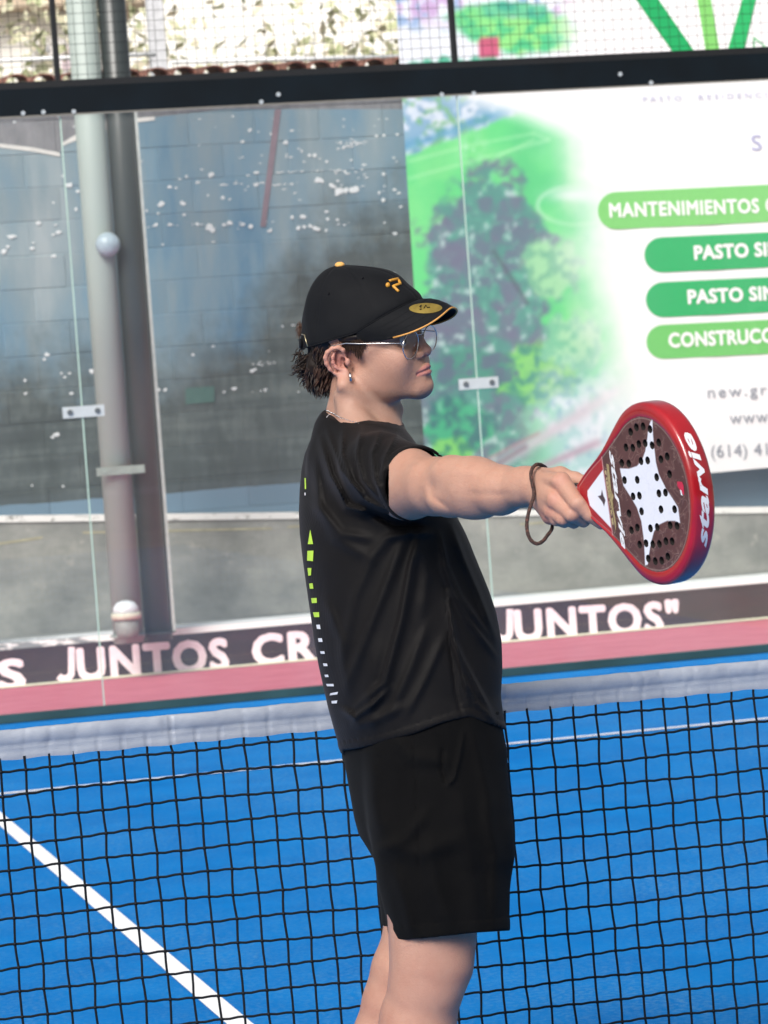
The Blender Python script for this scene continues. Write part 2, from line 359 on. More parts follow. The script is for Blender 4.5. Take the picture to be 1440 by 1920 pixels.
# white specks of glass reflection laid on as flecks, read off the photograph
fl = [(130,347,7),(146,359,5),(118,330,4),(165,372,5),(72,418,6),(110,436,5),(142,392,5),(100,440,4),(22,444,7),(60,466,6),(15,462,5),(100,480,5),(8,472,6),(170,470,5),(62,455,3),
 (302,382,7),(342,381,7),(296,400,3),(318,350,5),(350,331,4),(370,342,4),(395,328,7),(393,426,9),(398,432,7),(370,420,5),(318,421,4),(292,421,5),(420,421,4),(430,418,5),(455,421,5),(470,425,6),(497,414,5),(505,433,5),(373,342,3),(390,366,3),(418,370,5),
 (548,408,6),(567,407,6),(612,397,4),(614,411,4),(633,412,4),(612,432,4),(511,272,6),(512,280,6),(535,267,6),(455,266,5),(468,244,5),(508,251,3),(595,338,8),(602,338,8),(590,292,6),(580,291,4),(566,283,4),(560,279,3),
 (620,347,5),(626,350,5),(635,358,9),(648,357,9),(660,356,9),(668,354,8),(632,364,6),(711,361,4),(718,375,5),(740,355,4),(748,362,4),(719,326,5),(647,322,5),(634,339,4),(741,438,5),(751,388,4),(481,324,5),(480,346,6),(548,345,3),(612,303,4),(658,300,3),(706,255,5),(720,254,4),(745,252,4),
 (560,427,6),(570,425,6),(582,424,6),(592,428,6),(597,430,4),(88,665,6),(83,674,4),(130,700,3),(172,696,6),(115,700,3),(47,713,4),(134,737,5),(297,731,5),(310,731,5),(440,728,5),(362,665,4),(48,738,4),(275,395,3),(252,378,5),(256,362,4),(262,350,3),(100,380,3),(345,402,4),(330,352,3),(300,385,4),
 (560,735,3),(478,692,4),(474,695,5),(104,815,6),(98,820,4),(60,910,3),(118,912,3),(420,735,3),(530,612,3),(214,395,3),(305,458,3)]
mb = MB()
def blob(mb, px, py, r, off, asp=1.0, zr=None):
    c0 = wp(px, py, WY-off); n = 7; V = [c0+[0, -.001, 0]]; s = r/310.0
    for k in range(n):
        q = 2*math.pi*k/n; rr = s*random.uniform(.55, 1.15)*.62; V.append(c0+[math.cos(q)*rr*asp, 0, math.sin(q)*rr])
    mb.add(V, [(0, 1+(k+1) % n, 1+k) for k in range(n)])
for px, py, r in fl:
    blob(mb, px, py, r*1.25, .0155, random.uniform(1, 1.7))
for k in range(85):
    px = random.uniform(400, 760) if k < 50 else random.uniform(0, 760); py = random.choice([225, 240, 262, 290, 300, 330, 345, 352, 375, 421])+random.gauss(0, 5)
    if k > 62: py = random.uniform(240, 760)
    blob(mb, px, py, random.uniform(1.5, 3.6), .0155, random.uniform(1, 3.5))
for (xa, ya, xb, yb, n) in ((520, 323, 690, 318, 26), (508, 348, 560, 344, 8), (632, 280, 700, 262, 10), (235, 424, 500, 421, 14), (470, 683, 520, 680, 10), (470, 735, 520, 730, 5), (620, 268, 700, 264, 10), (640, 276, 690, 268, 12)):
    for q in range(n): s = random.random(); blob(mb, xa+(xb-xa)*s, ya+(yb-ya)*s+random.gauss(0, 1.5), random.uniform(1.2, 3), .0155, 2.5)
o = mb.build('reflection_fleck', mat('reflected speck white', srgb(206, 212, 214), .6, var=.1), wall); o['kind'] = 'stuff'
o = mesh_obj('green_reflection', [wp(348, 758, WY-.02), wp(402, 754, WY-.02), wp(402, 724, WY-.02), wp(348, 728, WY-.02)], [(0, 1, 2, 3)], mat('reflected green', srgb(52, 92, 84), .7), wall)  # reflection of a green sign, laid on the wall as a flat patch
# roof tile coping: clay barrel tiles
M_tile = mat('terracotta', srgb(138, 98, 84), .8, var=.3, scale=9, bump=.3, bscale=60, coords='Generated')
MB().box((x0, WY-.03, ZT+.0005), (x1, WY+.25, ZT+.05)).build('coping_board', mat('grey coping board', srgb(150, 148, 146), .8, var=.12, scale=5), wall)
def tile_mesh():
    V = []; Fs = []; n = 8; r = .078
    for j, (y, dz, rr) in enumerate(((-.10, 0, r), (.30, .04, r*.86))):
        for ro in (rr, rr-.014):
            for k in range(n+1):
                q = math.pi*k/n; V.append((math.cos(q)*ro, y, dz+math.sin(q)*ro*.62))
    m_ = n+1
    for k in range(n):
        Fs += [(k, k+1, 2*m_+k+1, 2*m_+k), (m_+k, 3*m_+k, 3*m_+k+1, m_+k+1), (k, m_+k, m_+k+1, k+1)]
    me = bpy.data.meshes.new('roof_tile'); me.from_pydata(V, [], Fs); me.materials.append(M_tile); return me
tm = tile_mesh(); x = wp(-40, 140)[0]-.3
while x < wp(840, 140)[0]:
    o = link(bpy.data.objects.new('roof_tile', tm)); o.location = (x+random.uniform(-.008, .008), WY+random.uniform(-.015, .01), ZT+.062+random.uniform(0, .008)); o.rotation_euler = (0, 0, random.uniform(-.03, .03)); child(o, wall); x += .168
# ---------------------------------------------------------------- banner
M_print, t, b = new_mat('vinyl print'); at = t.nodes.new('ShaderNodeAttribute'); at.attribute_name = 'paint'
t.links.new(at.outputs['Color'], b.inputs['Base Color']); b.inputs['Roughness'].default_value = .45
BY = WY-.26
TL, BL = (738, -60), (802, 935)
TR, BR = (1560, -90), (1560, 866)
nu, nv = 300, 340
ca = on_plane(*TL, 1, BY); cb = on_plane(*BL, 1, BY); cc = on_plane(*TR, 1, BY); cd_ = on_plane(*BR, 1, BY)
U, Vv = np.meshgrid(np.linspace(0, 1, nu), np.linspace(0, 1, nv))
Pn = ((1-Vv)[..., None]*((1-U)[..., None]*ca+U[..., None]*cc)+Vv[..., None]*((1-U)[..., None]*cb+U[..., None]*cd_)).reshape(-1, 3)
d = Pn-CAM; Dp = d@CF; X_ = PW/2+F_PX*(d@CR)/Dp; Y_ = PH/2-F_PX*(d@CU)/Dp
def lay(c, m_, col): return c*(1-m_[:, None])+np.array(col, float)*m_[:, None]
def seg(x, y, a, b_):
    a = np.array(a, float); b_ = np.array(b_, float); ab = b_-a; h = np.clip(((x-a[0])*ab[0]+(y-a[1])*ab[1])/(ab@ab), 0, 1)
    return np.hypot(x-a[0]-h*ab[0], y-a[1]-h*ab[1])
f1 = fbm(X_, Y_, 60, 5, 3); f2 = fbm(X_, Y_, 26, 5, 11); f3 = fbm(X_, Y_, 14, 4, 29); f4 = fbm(X_, Y_, 90, 4, 41)
col = np.tile(np.array([82., 216, 120]), (len(X_), 1))
col = lay(col, sst(.35, .7, f1)*.6, (120, 228, 130)); col = lay(col, sst(.5, .8, f4)*.5, (60, 196, 120))
# town strip above the field
bl = Y_-(288-(X_-765)*.36+18*(f2-.5)); tm_ = sst(4, -4, bl)
tc_ = np.tile(np.array([128., 172, 205]), (len(X_), 1)); tc_ = lay(tc_, sst(.42, .52, f2), (218, 230, 245)); tc_ = lay(tc_, sst(.55, .62, f3), (110, 178, 120)); tc_ = lay(tc_, sst(.62, .7, f2)*.8, (90, 140, 180))
col = col*(1-tm_[:, None])+tc_*tm_[:, None]
col = lay(col, np.exp(-((bl+14)/9)**2)*.8, (70, 150, 190))
for a, b_ in (((765, 303), (870, 275)), ((870, 275), (1000, 250)), ((1000, 250), (1030, 262)), ((1030, 262), (765, 335)), ((940, 290), (1000, 262)), ((900, 320), (940, 290))):
    col = lay(col, np.exp(-(seg(X_, Y_, a, b_)/1.8)**2)*.6, (190, 245, 190))
col = lay(col, np.exp(-(np.hypot(X_-885, (Y_-278)))/12)*sst(.4, .6, f3), (220, 250, 240))
# wood
wc = np.hypot((X_-915)/(128+110*(f1-.5)), (Y_-570)/(245+150*(f2-.5))); wm = sst(1.08, .9, wc+.35*(f3-.5))
low_ = sst(-.05, .05, (Y_-690)/300+.35*(f2-.5))*sst(1040, 960, X_+60*(f1-.5)); wm = np.maximum(wm, low_*.95)
tc_ = np.tile(np.array([84., 108, 126]), (len(X_), 1)); tc_ = lay(tc_, sst(.42, .58, f2), (66, 140, 128)); tc_ = lay(tc_, sst(.50, .66, f3)*.65, (84, 182, 148)); tc_ = lay(tc_, sst(.52, .68, f1)*.75, (100, 98, 128)); tc_ = lay(tc_, sst(.66, .74, f3), (170, 200, 200))
col = col*(1-wm[:, None])+tc_*wm[:, None]
for (x, y, rx, ry, c1, c2) in ((1010, 700, 85, 58, (116, 210, 92), (46, 140, 110)), (1075, 640, 58, 60, (158, 222, 170), (110, 196, 150)), (860, 800, 70, 60, (44, 170, 118), (34, 104, 104)), (845, 848, 45, 30, (116, 210, 96), (40, 136, 96)), (1035, 500, 55, 60, (150, 218, 160), (104, 180, 140)), (880, 690, 80, 40, (54, 140, 118), (76, 100, 120))):
    mm = sst(1.1, .8, np.hypot((X_-x)/rx, (Y_-y)/ry)+.9*(f2-.5)+.5*(f3-.5))
    cc_ = np.outer(sst(.38, .6, f3), c1)+np.outer(1-sst(.38, .6, f3), c2); col = col*(1-mm[:, None])+cc_*mm[:, None]
# brighter blue-white haze to the right, then white
bm_ = sst(960, 1080, X_+70*(f1-.5))*sst(640, 780, Y_); col = lay(col, bm_*.8, (196, 216, 240)); col = lay(col, bm_*sst(.5, .65, f2)*.8, (235, 240, 250)); col = lay(col, bm_*sst(.6, .7, f3)*.5, (110, 160, 190))
for a, b_, w_, c_ in (((880, 905), (1200, 706), 13, (206, 196, 206)), ((870, 910), (985, 838), 5, (118, 104, 116)), ((905, 925), (1120, 830), 8, (180, 150, 170)), ((900, 868), (1010, 812), 2.2, (180, 120, 130))):
    col = lay(col, np.exp(-(seg(X_, Y_, a, b_)/w_)**2)*.85*sst(1210, 1120, X_), c_)
col = lay(col, np.exp(-(seg(X_, Y_, (925, 470), (990, 570))/3.0)**2)*.8, (60, 66, 80))
xf = np.interp(Y_, [180, 260, 350, 470, 600, 700, 800, 900], [985, 1040, 1065, 1080, 1105, 1130, 1150, 1180])
col = lay(col, sst(-70, 80, X_-xf+50*(f1-.5)), (252, 253, 254))
col = lay(col, sst(-20, 60, (X_-985)*.5-(Y_-235)*1.6), (252, 253, 254))
for k in range(40):      # pale oval ring
    q = 2*math.pi*k/40; pass
ring = np.abs(np.hypot((X_-1080)/72, (Y_-385)/36)-1)
col = lay(col, np.exp(-(ring/.05)**2)*.55, (235, 250, 235)); col = lay(col, np.exp(-(np.hypot((X_-1075)/45, (Y_-366)/12)**2))*.8, (245, 248, 252))
# upper part of the print, above the rail
um = Y_ < 160-(X_-745)*.03
tc_ = np.tile(np.array([235., 242, 250]), (len(X_), 1)); tc_ = lay(tc_, sst(.48, .58, f2)*sst(60, 20, Y_), (200, 170, 215)); tc_ = lay(tc_, sst(.55, .62, f3)*sst(70, 40, Y_), (150, 180, 220))
for (x, y, rx, ry, c1, c2) in ((905, 42, 70, 34, (120, 218, 130), (70, 190, 130)), (1000, 62, 110, 40, (140, 226, 130), (70, 196, 130)), (960, 20, 60, 16, (100, 200, 150), (60, 170, 140))):
    mm = sst(1.15, .75, np.hypot((X_-x)/rx, (Y_-y)/ry)+1.0*(f2-.5)); cc_ = np.outer(sst(.38, .6, f3), c1)+np.outer(1-sst(.38, .6, f3), c2); tc_ = tc_*(1-mm[:, None])+cc_*mm[:, None]
for k in range(9):
    x = 775+k*29; mm = sst(1.1, .8, np.hypot((X_-x)/15, (Y_-127+k*1.2)/(12+5*(k % 3)))+.5*(f3-.5)); tc_ = lay(tc_, mm*sst(1010, 960, X_), (70, 176, 140))
tc_ = lay(tc_, ((X_ > 898) & (X_ < 936) & (Y_ > 70) & (Y_ < 108)).astype(float)*.92, (198, 74, 112))
tc_ = lay(tc_, sst(6, -2, np.abs(Y_-(104+(X_-940)*.12)))*sst(930, 945, X_)*sst(1010, 1000, X_), (250, 252, 255))
tc_ = lay(tc_, sst(1010, 1110, X_+40*(f1-.5)), (253, 253, 254))
col = np.where(um[:, None], tc_, col)
col = col+(np.array([236., 242, 244])-col)*.07; col = np.clip(col, 0, 255)/255*1.0; lin = np.where(col <= .04045, col/12.92, ((col+.055)/1.055)**2.4)*.86
idx = np.arange(nu*nv).reshape(nv, nu)
lin3 = lin.reshape(nv, nu, 3); pd_ = np.pad(lin3, ((1, 1), (1, 1), (0, 0)), 'edge'); lin = (sum(pd_[a:a+nv, b_:b_+nu] for a in range(3) for b_ in range(3))/9).reshape(-1, 3)
Fq = np.stack([idx[1:, :-1], idx[1:, 1:], idx[:-1, 1:], idx[:-1, :-1]], -1).reshape(-1, 4)
# the vinyl hangs with slight ripples
Pw = Pn.copy(); Pw[:, 1] += .0018*np.sin(Pn[:, 0]*9+Pn[:, 2]*1.3)+.0012*np.sin(Pn[:, 0]*23+2)
bc = (ca+cb+cc+cd_)/4
banner = empty('banner', bc, 'large white and green printed vinyl banner with aerial photo and rounded green bars', 'banner')
mesh_obj('vinyl_sheet', Pw, Fq, M_print, banner, True, lin)
MP = {}
def pm(*c):
    if c not in MP: MP[c] = mat('print ink', np.array(srgb(*c))*.9, .5, var=.03)
    return MP[c]
def bpt(px, py, off=.005): return on_plane(px, py, 1, BY-off)
def poly(name, pts, c, off=.005): return mesh_obj(name, [bpt(a, b_, off) for a, b_ in pts], [tuple(range(len(pts)))[::-1]], pm(*c), banner)
def pill(xl, yc, h, c, slope=-.048):
    pts = []; r = h/2
    for k in range(13):
        q = math.pi/2+math.pi*k/12; pts.append((xl+r+math.cos(q)*r, yc-math.sin(q)*r))
    xr = 1550; pts.append((xr, yc+r+(xr-xl-r)*slope)); pts.append((xr, yc-r+(xr-xl-r)*slope))
    return poly('rounded_bar', pts, c)
pill(1121, 395, 70, (125, 208, 112)); pill(1208, 478, 66, (22, 176, 98)); pill(1211, 562, 66, (22, 176, 98)); pill(1212, 641, 64, (108, 200, 100))
def btext(body, xa, ya, xb, yb, hpx, c, bold=.02, spacing=1.0):
    A = bpt(xa, ya, .008); B = bpt(xb, yb, .008); hv = bpt(xa, ya-hpx, .008)-A
    lettering('lettering', body, A, B, np.array([0, 0, np.linalg.norm(hv)]), 0, pm(*c), banner, bold, 0, spacing)
W_ = (252, 253, 252)
btext('MANTENIMIENTOS', 1143, 407, 1424, 398, 27, W_, .034, 1.08); btext('C', 1436, 398, 1455, 397, 27, W_, .032)
btext('PASTO SIN', 1302, 486, 1464, 478, 26, W_, .04, 1.05); btext('PASTO SIN', 1290, 569, 1455, 561, 26, W_, .04, 1.05)
btext('CONSTRUCC', 1254, 651, 1450, 641, 27, W_, .04, 1.05)
G_ = (140, 146, 158)
btext('new.gr', 1328, 746, 1438, 740, 22, G_, .004, 1.25); btext('www.', 1369, 795, 1448, 791, 24, G_, .004, 1.15); btext('(614) 41', 1334, 858, 1440, 853, 24, G_, .004, 1.05)
btext('S', 1410, 282, 1429, 281, 30, (176, 176, 214), .0); btext('PASTO', 1206, 191, 1278, 188, 10, (190, 190, 220), .0, 1.5); btext('RESIDENCIAL', 1310, 187, 1470, 181, 10, (190, 190, 220), 0, 1.5)
poly('logo_stroke', [(1172, -30), (1215, -30), (1320, 122), (1280, 124)], (20, 168, 96))
poly('logo_stroke', [(1303, -30), (1328, -30), (1352, 110), (1326, 114)], (128, 206, 110), .007)
poly('logo_stroke', [(1400, -30), (1424, -30), (1392, 108), (1360, 110)], (40, 180, 104), .009)
for a, b_ in (((1414, 70), (1414, 108)), ((1414, 70), (1440, 92))):
    dx, dy = b_[0]-a[0], b_[1]-a[1]; l = math.hypot(dx, dy); nx, ny = -dy/l*1.2, dx/l*1.2
    poly('logo_outline', [(a[0]-nx, a[1]-ny), (b_[0]-nx, b_[1]-ny), (b_[0]+nx, b_[1]+ny), (a[0]+nx, a[1]+ny)], (80, 190, 120))
# ---------------------------------------------------------------- things beyond the wall
hs = empty('house', (0, 26, 0), 'pale cream house with window beyond the wall at top left', 'house')
def hb(px, py, y): return on_plane(px, py, 1, y)
a = hb(-260, 300, 26); b_ = hb(205, -160, 26)
MB().box((a[0], 26, -.01), (b_[0], 32, hb(0, 25, 26)[2])).build('wall', mat('cream render', (.88, .86, .82), .8, var=.05, scale=1), hs)
MB().box((a[0]-.3, 25.6, hb(0, 24, 26)[2]), (b_[0]+.3, 32.3, hb(0, -12, 26)[2])).build('roof', mat('tan roof', (.62, .50, .38), .8, scale=2), hs)
def win(px0, py0, px1, py1, c, nm='window'):
    A = hb(px0, py1, 25.97); B = hb(px1, py0, 25.97)
    o = MB().box((A[0], 25.9, A[2]), (B[0], 25.995, B[2])).build(nm, mat('window frame', (.75, .73, .72), .6), hs)
    MB().box((A[0]+.06, 25.88, A[2]+.06), (B[0]-.06, 25.899, B[2]-.06)).build('pane', mat('window pane', (c[0]*.5+.3, c[1]*.5+.3, c[2]*.5+.3), .3), o)
win(48, 76, 100, 112, (.22, .23, .27)); win(104, 76, 152, 145, (.55, .36, .45))
h2 = empty('house', (6, 30, 0), 'sunlit cream house front behind the autumn tree', 'house')
a = hb(240, 300, 30); b_ = hb(830, 0, 30)
MB().box((a[0], 30, -.01), (b_[0], 36, 8.0)).build('wall', mat('pale warm render', (.90, .885, .85), .8, var=.06, scale=.8), h2)
MB().box((a[0]-.3, 29.7, 8.0), (b_[0]+.3, 36.3, 8.6)).build('roof', mat('clay roof', (.45, .28, .2), .8), h2)
for (u0_, u1_) in ():
    A = hb(u0_, 95, 29.97); B = hb(u1_, 40, 29.97)
    o = MB().box((A[0], 29.9, A[2]), (B[0], 29.995, B[2])).build('window', mat('window frame', (.7, .68, .66), .6), h2)
    MB().box((A[0]+.06, 29.88, A[2]+.06), (B[0]-.06, 29.899, B[2]-.06)).build('pane', mat('window pane', (.3, .3, .33), .2), o)
# white rail pipes and pale post just behind the wall
MB().tube([wp(-80, 117, 14.6), wp(150, 107, 14.6), wp(290, 101, 14.6)], .014, 8).build('rail_pipe', mat('white pipe', (.82, .83, .84), .4), None, True)
o = bpy.context.scene.objects[-1]; tag(o, 'thin white horizontal pipe above the tiles left of the pale post', 'pipe')
o = MB().tube([wp(322, 116, 14.4), wp(760, 106, 14.4)], .015, 8).build('rail_pipe', bpy.data.materials['white pipe'], None, True); tag(o, 'long white horizontal pipe above the tiles running in front of the tree', 'pipe')
A = wp(291, 200, 14.6); B = wp(319, 200, 14.6); pst = empty('post', ((A[0]+B[0])/2, 14.6, 0), 'pale grey post standing behind the tiled wall', 'post')
MB().box((A[0], 14.6, -.01), (B[0], 14.69, 4.6)).build('shaft', mat('pale grey paint', (.62, .63, .66), .6), pst); MB().box((A[0]-.01, 14.59, 4.6), (B[0]+.01, 14.70, 4.63)).build('cap', mat('post cap', (.5, .5, .52), .6), pst)
def leafm(name, cols):
    m, t, b = new_mat(name); oi = noise(t, position(t), 7, 3, .7)
    t.links.new(ramp(t, oi, [(.32, cols[0]), (.45, cols[1]), (.58, cols[2]), (.7, cols[3])]), b.inputs['Base Color']); b.inputs['Roughness'].default_value = .6
    return m
M_leaf = leafm('autumn leaves', [(.30, .36, .16), (.52, .54, .34), (.76, .70, .55), (.62, .50, .38)]); M_bark = mat('bark', (.36, .28, .22), .9, var=.25, scale=20)
def tree(px, y, ztop, spread, label, n, seed, lean=0.0):
    rr = random.Random(seed); base = hb(px, 100, y); bx = base[0]
    tr = empty('tree', (bx, y, 0), label, 'tree', 'trees beyond the wall'); mb = MB(); tips = []
    def br(p, d, r, l, lev):
        pts = [np.array(p, float)]; q = np.array(d, float); rs = [r]
        for k in range(4):
            q = q+np.array([rr.uniform(-.18, .18), rr.uniform(-.18, .18), rr.uniform(-.05, .12)]); q /= np.linalg.norm(q)
            pts.append(pts[-1]+q*l/4); rs.append(r*(1-.16*(k+1)))
        mb.tube(pts, rs, 6)
        if lev < 4:
            for k in range(3 if lev else 5):
                s = rr.randint(2, 4); az = rr.uniform(0, 6.28); el = rr.uniform(.1, .9)
                br(pts[s], [math.cos(az)*math.cos(el), math.sin(az)*math.cos(el), math.sin(el)], rs[s]*.62, l*.66, lev+1)
        if lev >= 2: tips.extend(pts[1:])
    br((bx, y, 0), (lean, 0, 1), .13, ztop*.5, 0)
    mb.build('trunk', M_bark, tr)
    V = []; Fs = []
    for k in range(n):
        c0 = np.array(rr.choice(tips))+np.array([rr.gauss(0, spread), rr.gauss(0, spread), rr.gauss(0, spread)])
        s = rr.uniform(.035, .085); a_ = np.array([rr.gauss(0, 1) for _ in range(3)]); a_ /= np.linalg.norm(a_); c_ = np.cross(a_, [rr.gauss(0, 1) for _ in range(3)]); c_ /= np.linalg.norm(c_)
        i = len(V); V += [c0-a_*s, c0+c_*s*.5, c0+a_*s, c0-c_*s*.5]; Fs.append((i, i+1, i+2, i+3))
    mesh_obj('crown', np.array(V), np.array(Fs), M_leaf, tr)
tree(420, 18.5, 5.6, .22, 'sparse autumn tree left of centre over the tiled wall', 3000, 3)
tree(640, 17.5, 5.4, .2, 'autumn tree with bare brown branches beside the banner edge', 2800, 8, .05)
tree(250, 22, 5.5, .25, 'yellow green tree behind the grey columns', 2000, 12)
# ---------------------------------------------------------------- columns behind the glass
CY = 11.95
def cyl_col(pxc, pyc, rpx, name, mt, label, ztop=5.2, side=20):
    c0 = on_plane(pxc, pyc, 1, CY); sc = F_PX/((c0-CAM)@CF); r = rpx/sc
    base = empty(name, (c0[0], CY, KZ), label, 'column')
    MB().tube([(c0[0], CY, KZ), (c0[0], CY, ztop)], r, side).build('shaft', mt, base, True)
    MB().tube([(c0[0], CY, ztop+.0005), (c0[0], CY, ztop+.02)], r+.012, side).build('top_plate', mt, base)
    MB().tube([(c0[0], CY, KZ+.036), (c0[0], CY, KZ+.045)], r+.02, side).build('base_plate', mt, base)
    return base, c0[0], r
M_steel = mat('light grey steel', srgb(160, 172, 166), .5, 0, var=.08, scale=3, stretch=(1, 1, .2)); M_dsteel = mat('dark grey steel', srgb(56, 62, 62), .35, 0, var=.1, scale=3, stretch=(1, 1, .2))
cA, xa_, ra_ = cyl_col(227, 1000, 29, 'round_column', M_steel, 'light grey round steel column, left one of the pair behind the glass')
cB, xb_, rb_ = cyl_col(283, 1000, 26.5, 'round_column', M_dsteel, 'dark grey round steel column, right one of the pair behind the glass')
M_edge = mat('pale edge trim', (.50, .52, .49), .35)
a = on_plane(312, 1000, 1, CY-.02)[0]
o = MB().box((a-.007, CY-.03, KZ+.036), (a+.010, CY-.01, 3.2)).build('trim_strip', M_edge); tag(o, 'thin pale upright trim strip right of the dark column', 'trim strip')
A = on_plane(182, 893, 1, CY-.12); B = on_plane(272, 893, 1, CY-.12)
br_ = empty('bracket', ((A[0]+B[0])/2, CY, A[2]), 'pale green grey bracket plate clamped across the columns', 'bracket')
MB().box((A[0], CY-.13, A[2]), (B[0], CY-.105, A[2]+.045)).build('plate', mat('pale green metal', srgb(150, 160, 152), .5), br_)
MB().tube([(A[0]+.04, CY-.137, A[2]+.022), (A[0]+.04, CY-.13, A[2]+.022)], .009, 8).build('bolt', M_steel, br_)
# round lamp high on the column and rounded white container at its foot
def lathe(mb, c, prof, axis='z', n=24):
    V = []; Fs = []
    for (r, h) in prof:
        for k in range(n):
            q = 2*math.pi*k/n
            V.append((c[0]+r*math.cos(q), c[1]+r*math.sin(q), c[2]+h) if axis == 'z' else (c[0]+r*math.cos(q), c[1]+h, c[2]+r*math.sin(q)))
    for j in range(len(prof)-1):
        for k in range(n): k2 = (k+1) % n; Fs.append((j*n+k, j*n+k2, (j+1)*n+k2, (j+1)*n+k))
    Fs += [tuple(range(n))[::-1], tuple((len(prof)-1)*n+k for k in range(n))]
    return mb.add(V, Fs)
c0 = on_plane(203, 458, 1, CY-.14); lampo = empty('round_lamp', c0, 'frosted round lamp fixed on the light column', 'lamp')
lathe(MB(), c0, [(.03, .05), (.066, .03), (.066, .0), (.058, -.02), (.04, -.036), (.012, -.045)], 'y').build('globe', mat('frosted white', srgb(165, 182, 192), .35), lampo, True)
lathe(MB(), c0+[0, .051, 0], [(.045, 0), (.045, .012)], 'y').build('mounting_plate', M_dsteel, lampo)
c0 = on_plane(238, 1172, 1, CY-.19); c0[2] = KZ+.04
cont = empty('container', c0, 'rounded white container with beige band at the column foot', 'container')
lathe(MB(), c0, [(.055, 0), (.062, .03), (.066, .10)]).build('body', mat('grey plastic', srgb(140, 140, 136), .5), cont, True)
lathe(MB(), c0+[0, 0, .101], [(.078, 0), (.083, .02), (.080, .035)]).build('band', mat('beige plastic', srgb(214, 208, 188), .5), cont, True)
lathe(MB(), c0+[0, 0, .1365], [(.072, 0), (.068, .03), (.05, .055), (.02, .066)]).build('lid', mat('white plastic', srgb(226, 230, 234), .4), cont, True)
# ---------------------------------------------------------------- glass wall and mesh fence
m = bpy.data.materials.new('tempered glass'); m.use_nodes = True; t = m.node_tree; t.nodes.clear()
out = t.nodes.new('ShaderNodeOutputMaterial'); tr_ = t.nodes.new('ShaderNodeBsdfTransparent'); tr_.inputs[0].default_value = (.955, .975, .97, 1)
gl = t.nodes.new('ShaderNodeBsdfGlossy'); gl.inputs['Roughness'].default_value = .0; gl.inputs[0].default_value = (1, 1, 1, 1)
df = t.nodes.new('ShaderNodeBsdfDiffuse'); df.inputs[0].default_value = (.75, .78, .78, 1)
lw_ = t.nodes.new('ShaderNodeLayerWeight'); lw_.inputs[0].default_value = .5; frs = mathn(t, 'MULTIPLY_ADD', mathn(t, 'POWER', lw_.outputs['Facing'], 5.0), .9, .055)
m1 = t.nodes.new('ShaderNodeMixShader'); t.links.new(frs, m1.inputs[0]); t.links.new(tr_.outputs[0], m1.inputs[1]); t.links.new(gl.outputs[0], m1.inputs[2])
m2 = t.nodes.new('ShaderNodeMixShader'); Pg = position(t)
dust = mathn(t, 'MULTIPLY_ADD', ramp(t, noise(t, Pg, 2.0, 6, .6, (1, 1, .4)), [(.3, gray(0)), (.75, gray(1))]), .055, .03)
t.links.new(dust, m2.inputs[0]); t.links.new(m1.outputs[0], m2.inputs[1]); t.links.new(df.outputs[0], m2.inputs[2]); t.links.new(m2.outputs[0], out.inputs[0]); M_glass = m
M_gedge = mat('glass edge', srgb(176, 200, 186), .3, var=.1, scale=6, stretch=(1, 1, .3)); M_clip = mat('brushed clip', srgb(196, 200, 200), .4, .2, var=.05)
M_bolt = mat('bolt metal', srgb(190, 196, 200), .3, .3); M_bhole = mat('dark bolt', srgb(90, 95, 98), .4)
M_beam = mat('dark teal steel', srgb(4, 14, 21), .5, 0, var=.35, scale=4, spec=.2); M_black = mat('black steel', srgb(14, 15, 18), .45, var=.2)
GT = 2.9313; GB = .045
plab = {-1: 'left glass panel of the back wall in front of the columns', 1: 'middle glass panel of the back wall behind the player', 3: 'right glass panel of the back wall in front of the banner'}
for xl in (-1, 1, 3):
    g_ = empty('glass_panel', (xl+1, GY, GB), plab[xl], 'glass panel', 'glass panels of the court back wall')
    mesh_obj('pane', [(xl+.006, GY, GB), (xl+1.994, GY, GB), (xl+1.994, GY, GT+.03), (xl+.006, GY, GT+.03)], [(0, 1, 2, 3)], M_glass, g_)
    MB().box((xl+1.9943, GY-.004, GB), (xl+2.0003, GY+.006, GT+.05)).build('glass_edge', M_gedge, g_)
    cl = MB().box((xl+1.90, GY-.012, 1.457), (xl+2.105, GY-.0045, 1.512)).build('clip', M_clip, g_)
    for bx in (1.935, 2.07):
        MB().tube([(xl+bx, GY-.019, 1.4845), (xl+bx, GY-.0125, 1.4845)], .014, 10).build('bolt', M_bhole, cl)
beam = empty('steel_beam', (2, GY, GT), 'dark steel rail along the top of the glass with bolts', 'beam')
MB().box((-5, GY-.02, GT), (5, GY-.003, 3.062)).build('channel', M_beam, beam)
MB().box((-5, GY-.022, GT-.008), (5, GY-.0205, GT+.0)).build('rubber_seal', mat('beige seal', srgb(120, 116, 108), .6), beam)
for (bx, by) in ((42, 213), (80, 211), (137, 210), (488, 192), (520, 178), (826, 178), (886, 176), (1218, 156), (1160, 140)):
    p_ = gp(bx, by); MB().tube([(p_[0], GY-.027, p_[2]), (p_[0], GY-.0205, p_[2])], .011, 8).build('bolt', M_bolt, beam)
mb = MB()
MB().box((-5, GY-.012, .004), (5, GY+.03, GB-.0005)).build('bottom_channel', mat('dark green channel', srgb(38, 66, 68), .45, var=.3, scale=3, stretch=(1, 1, 1)), None)
tag(bpy.context.scene.objects[-1], 'dark green metal channel holding the foot of the glass wall', 'channel')
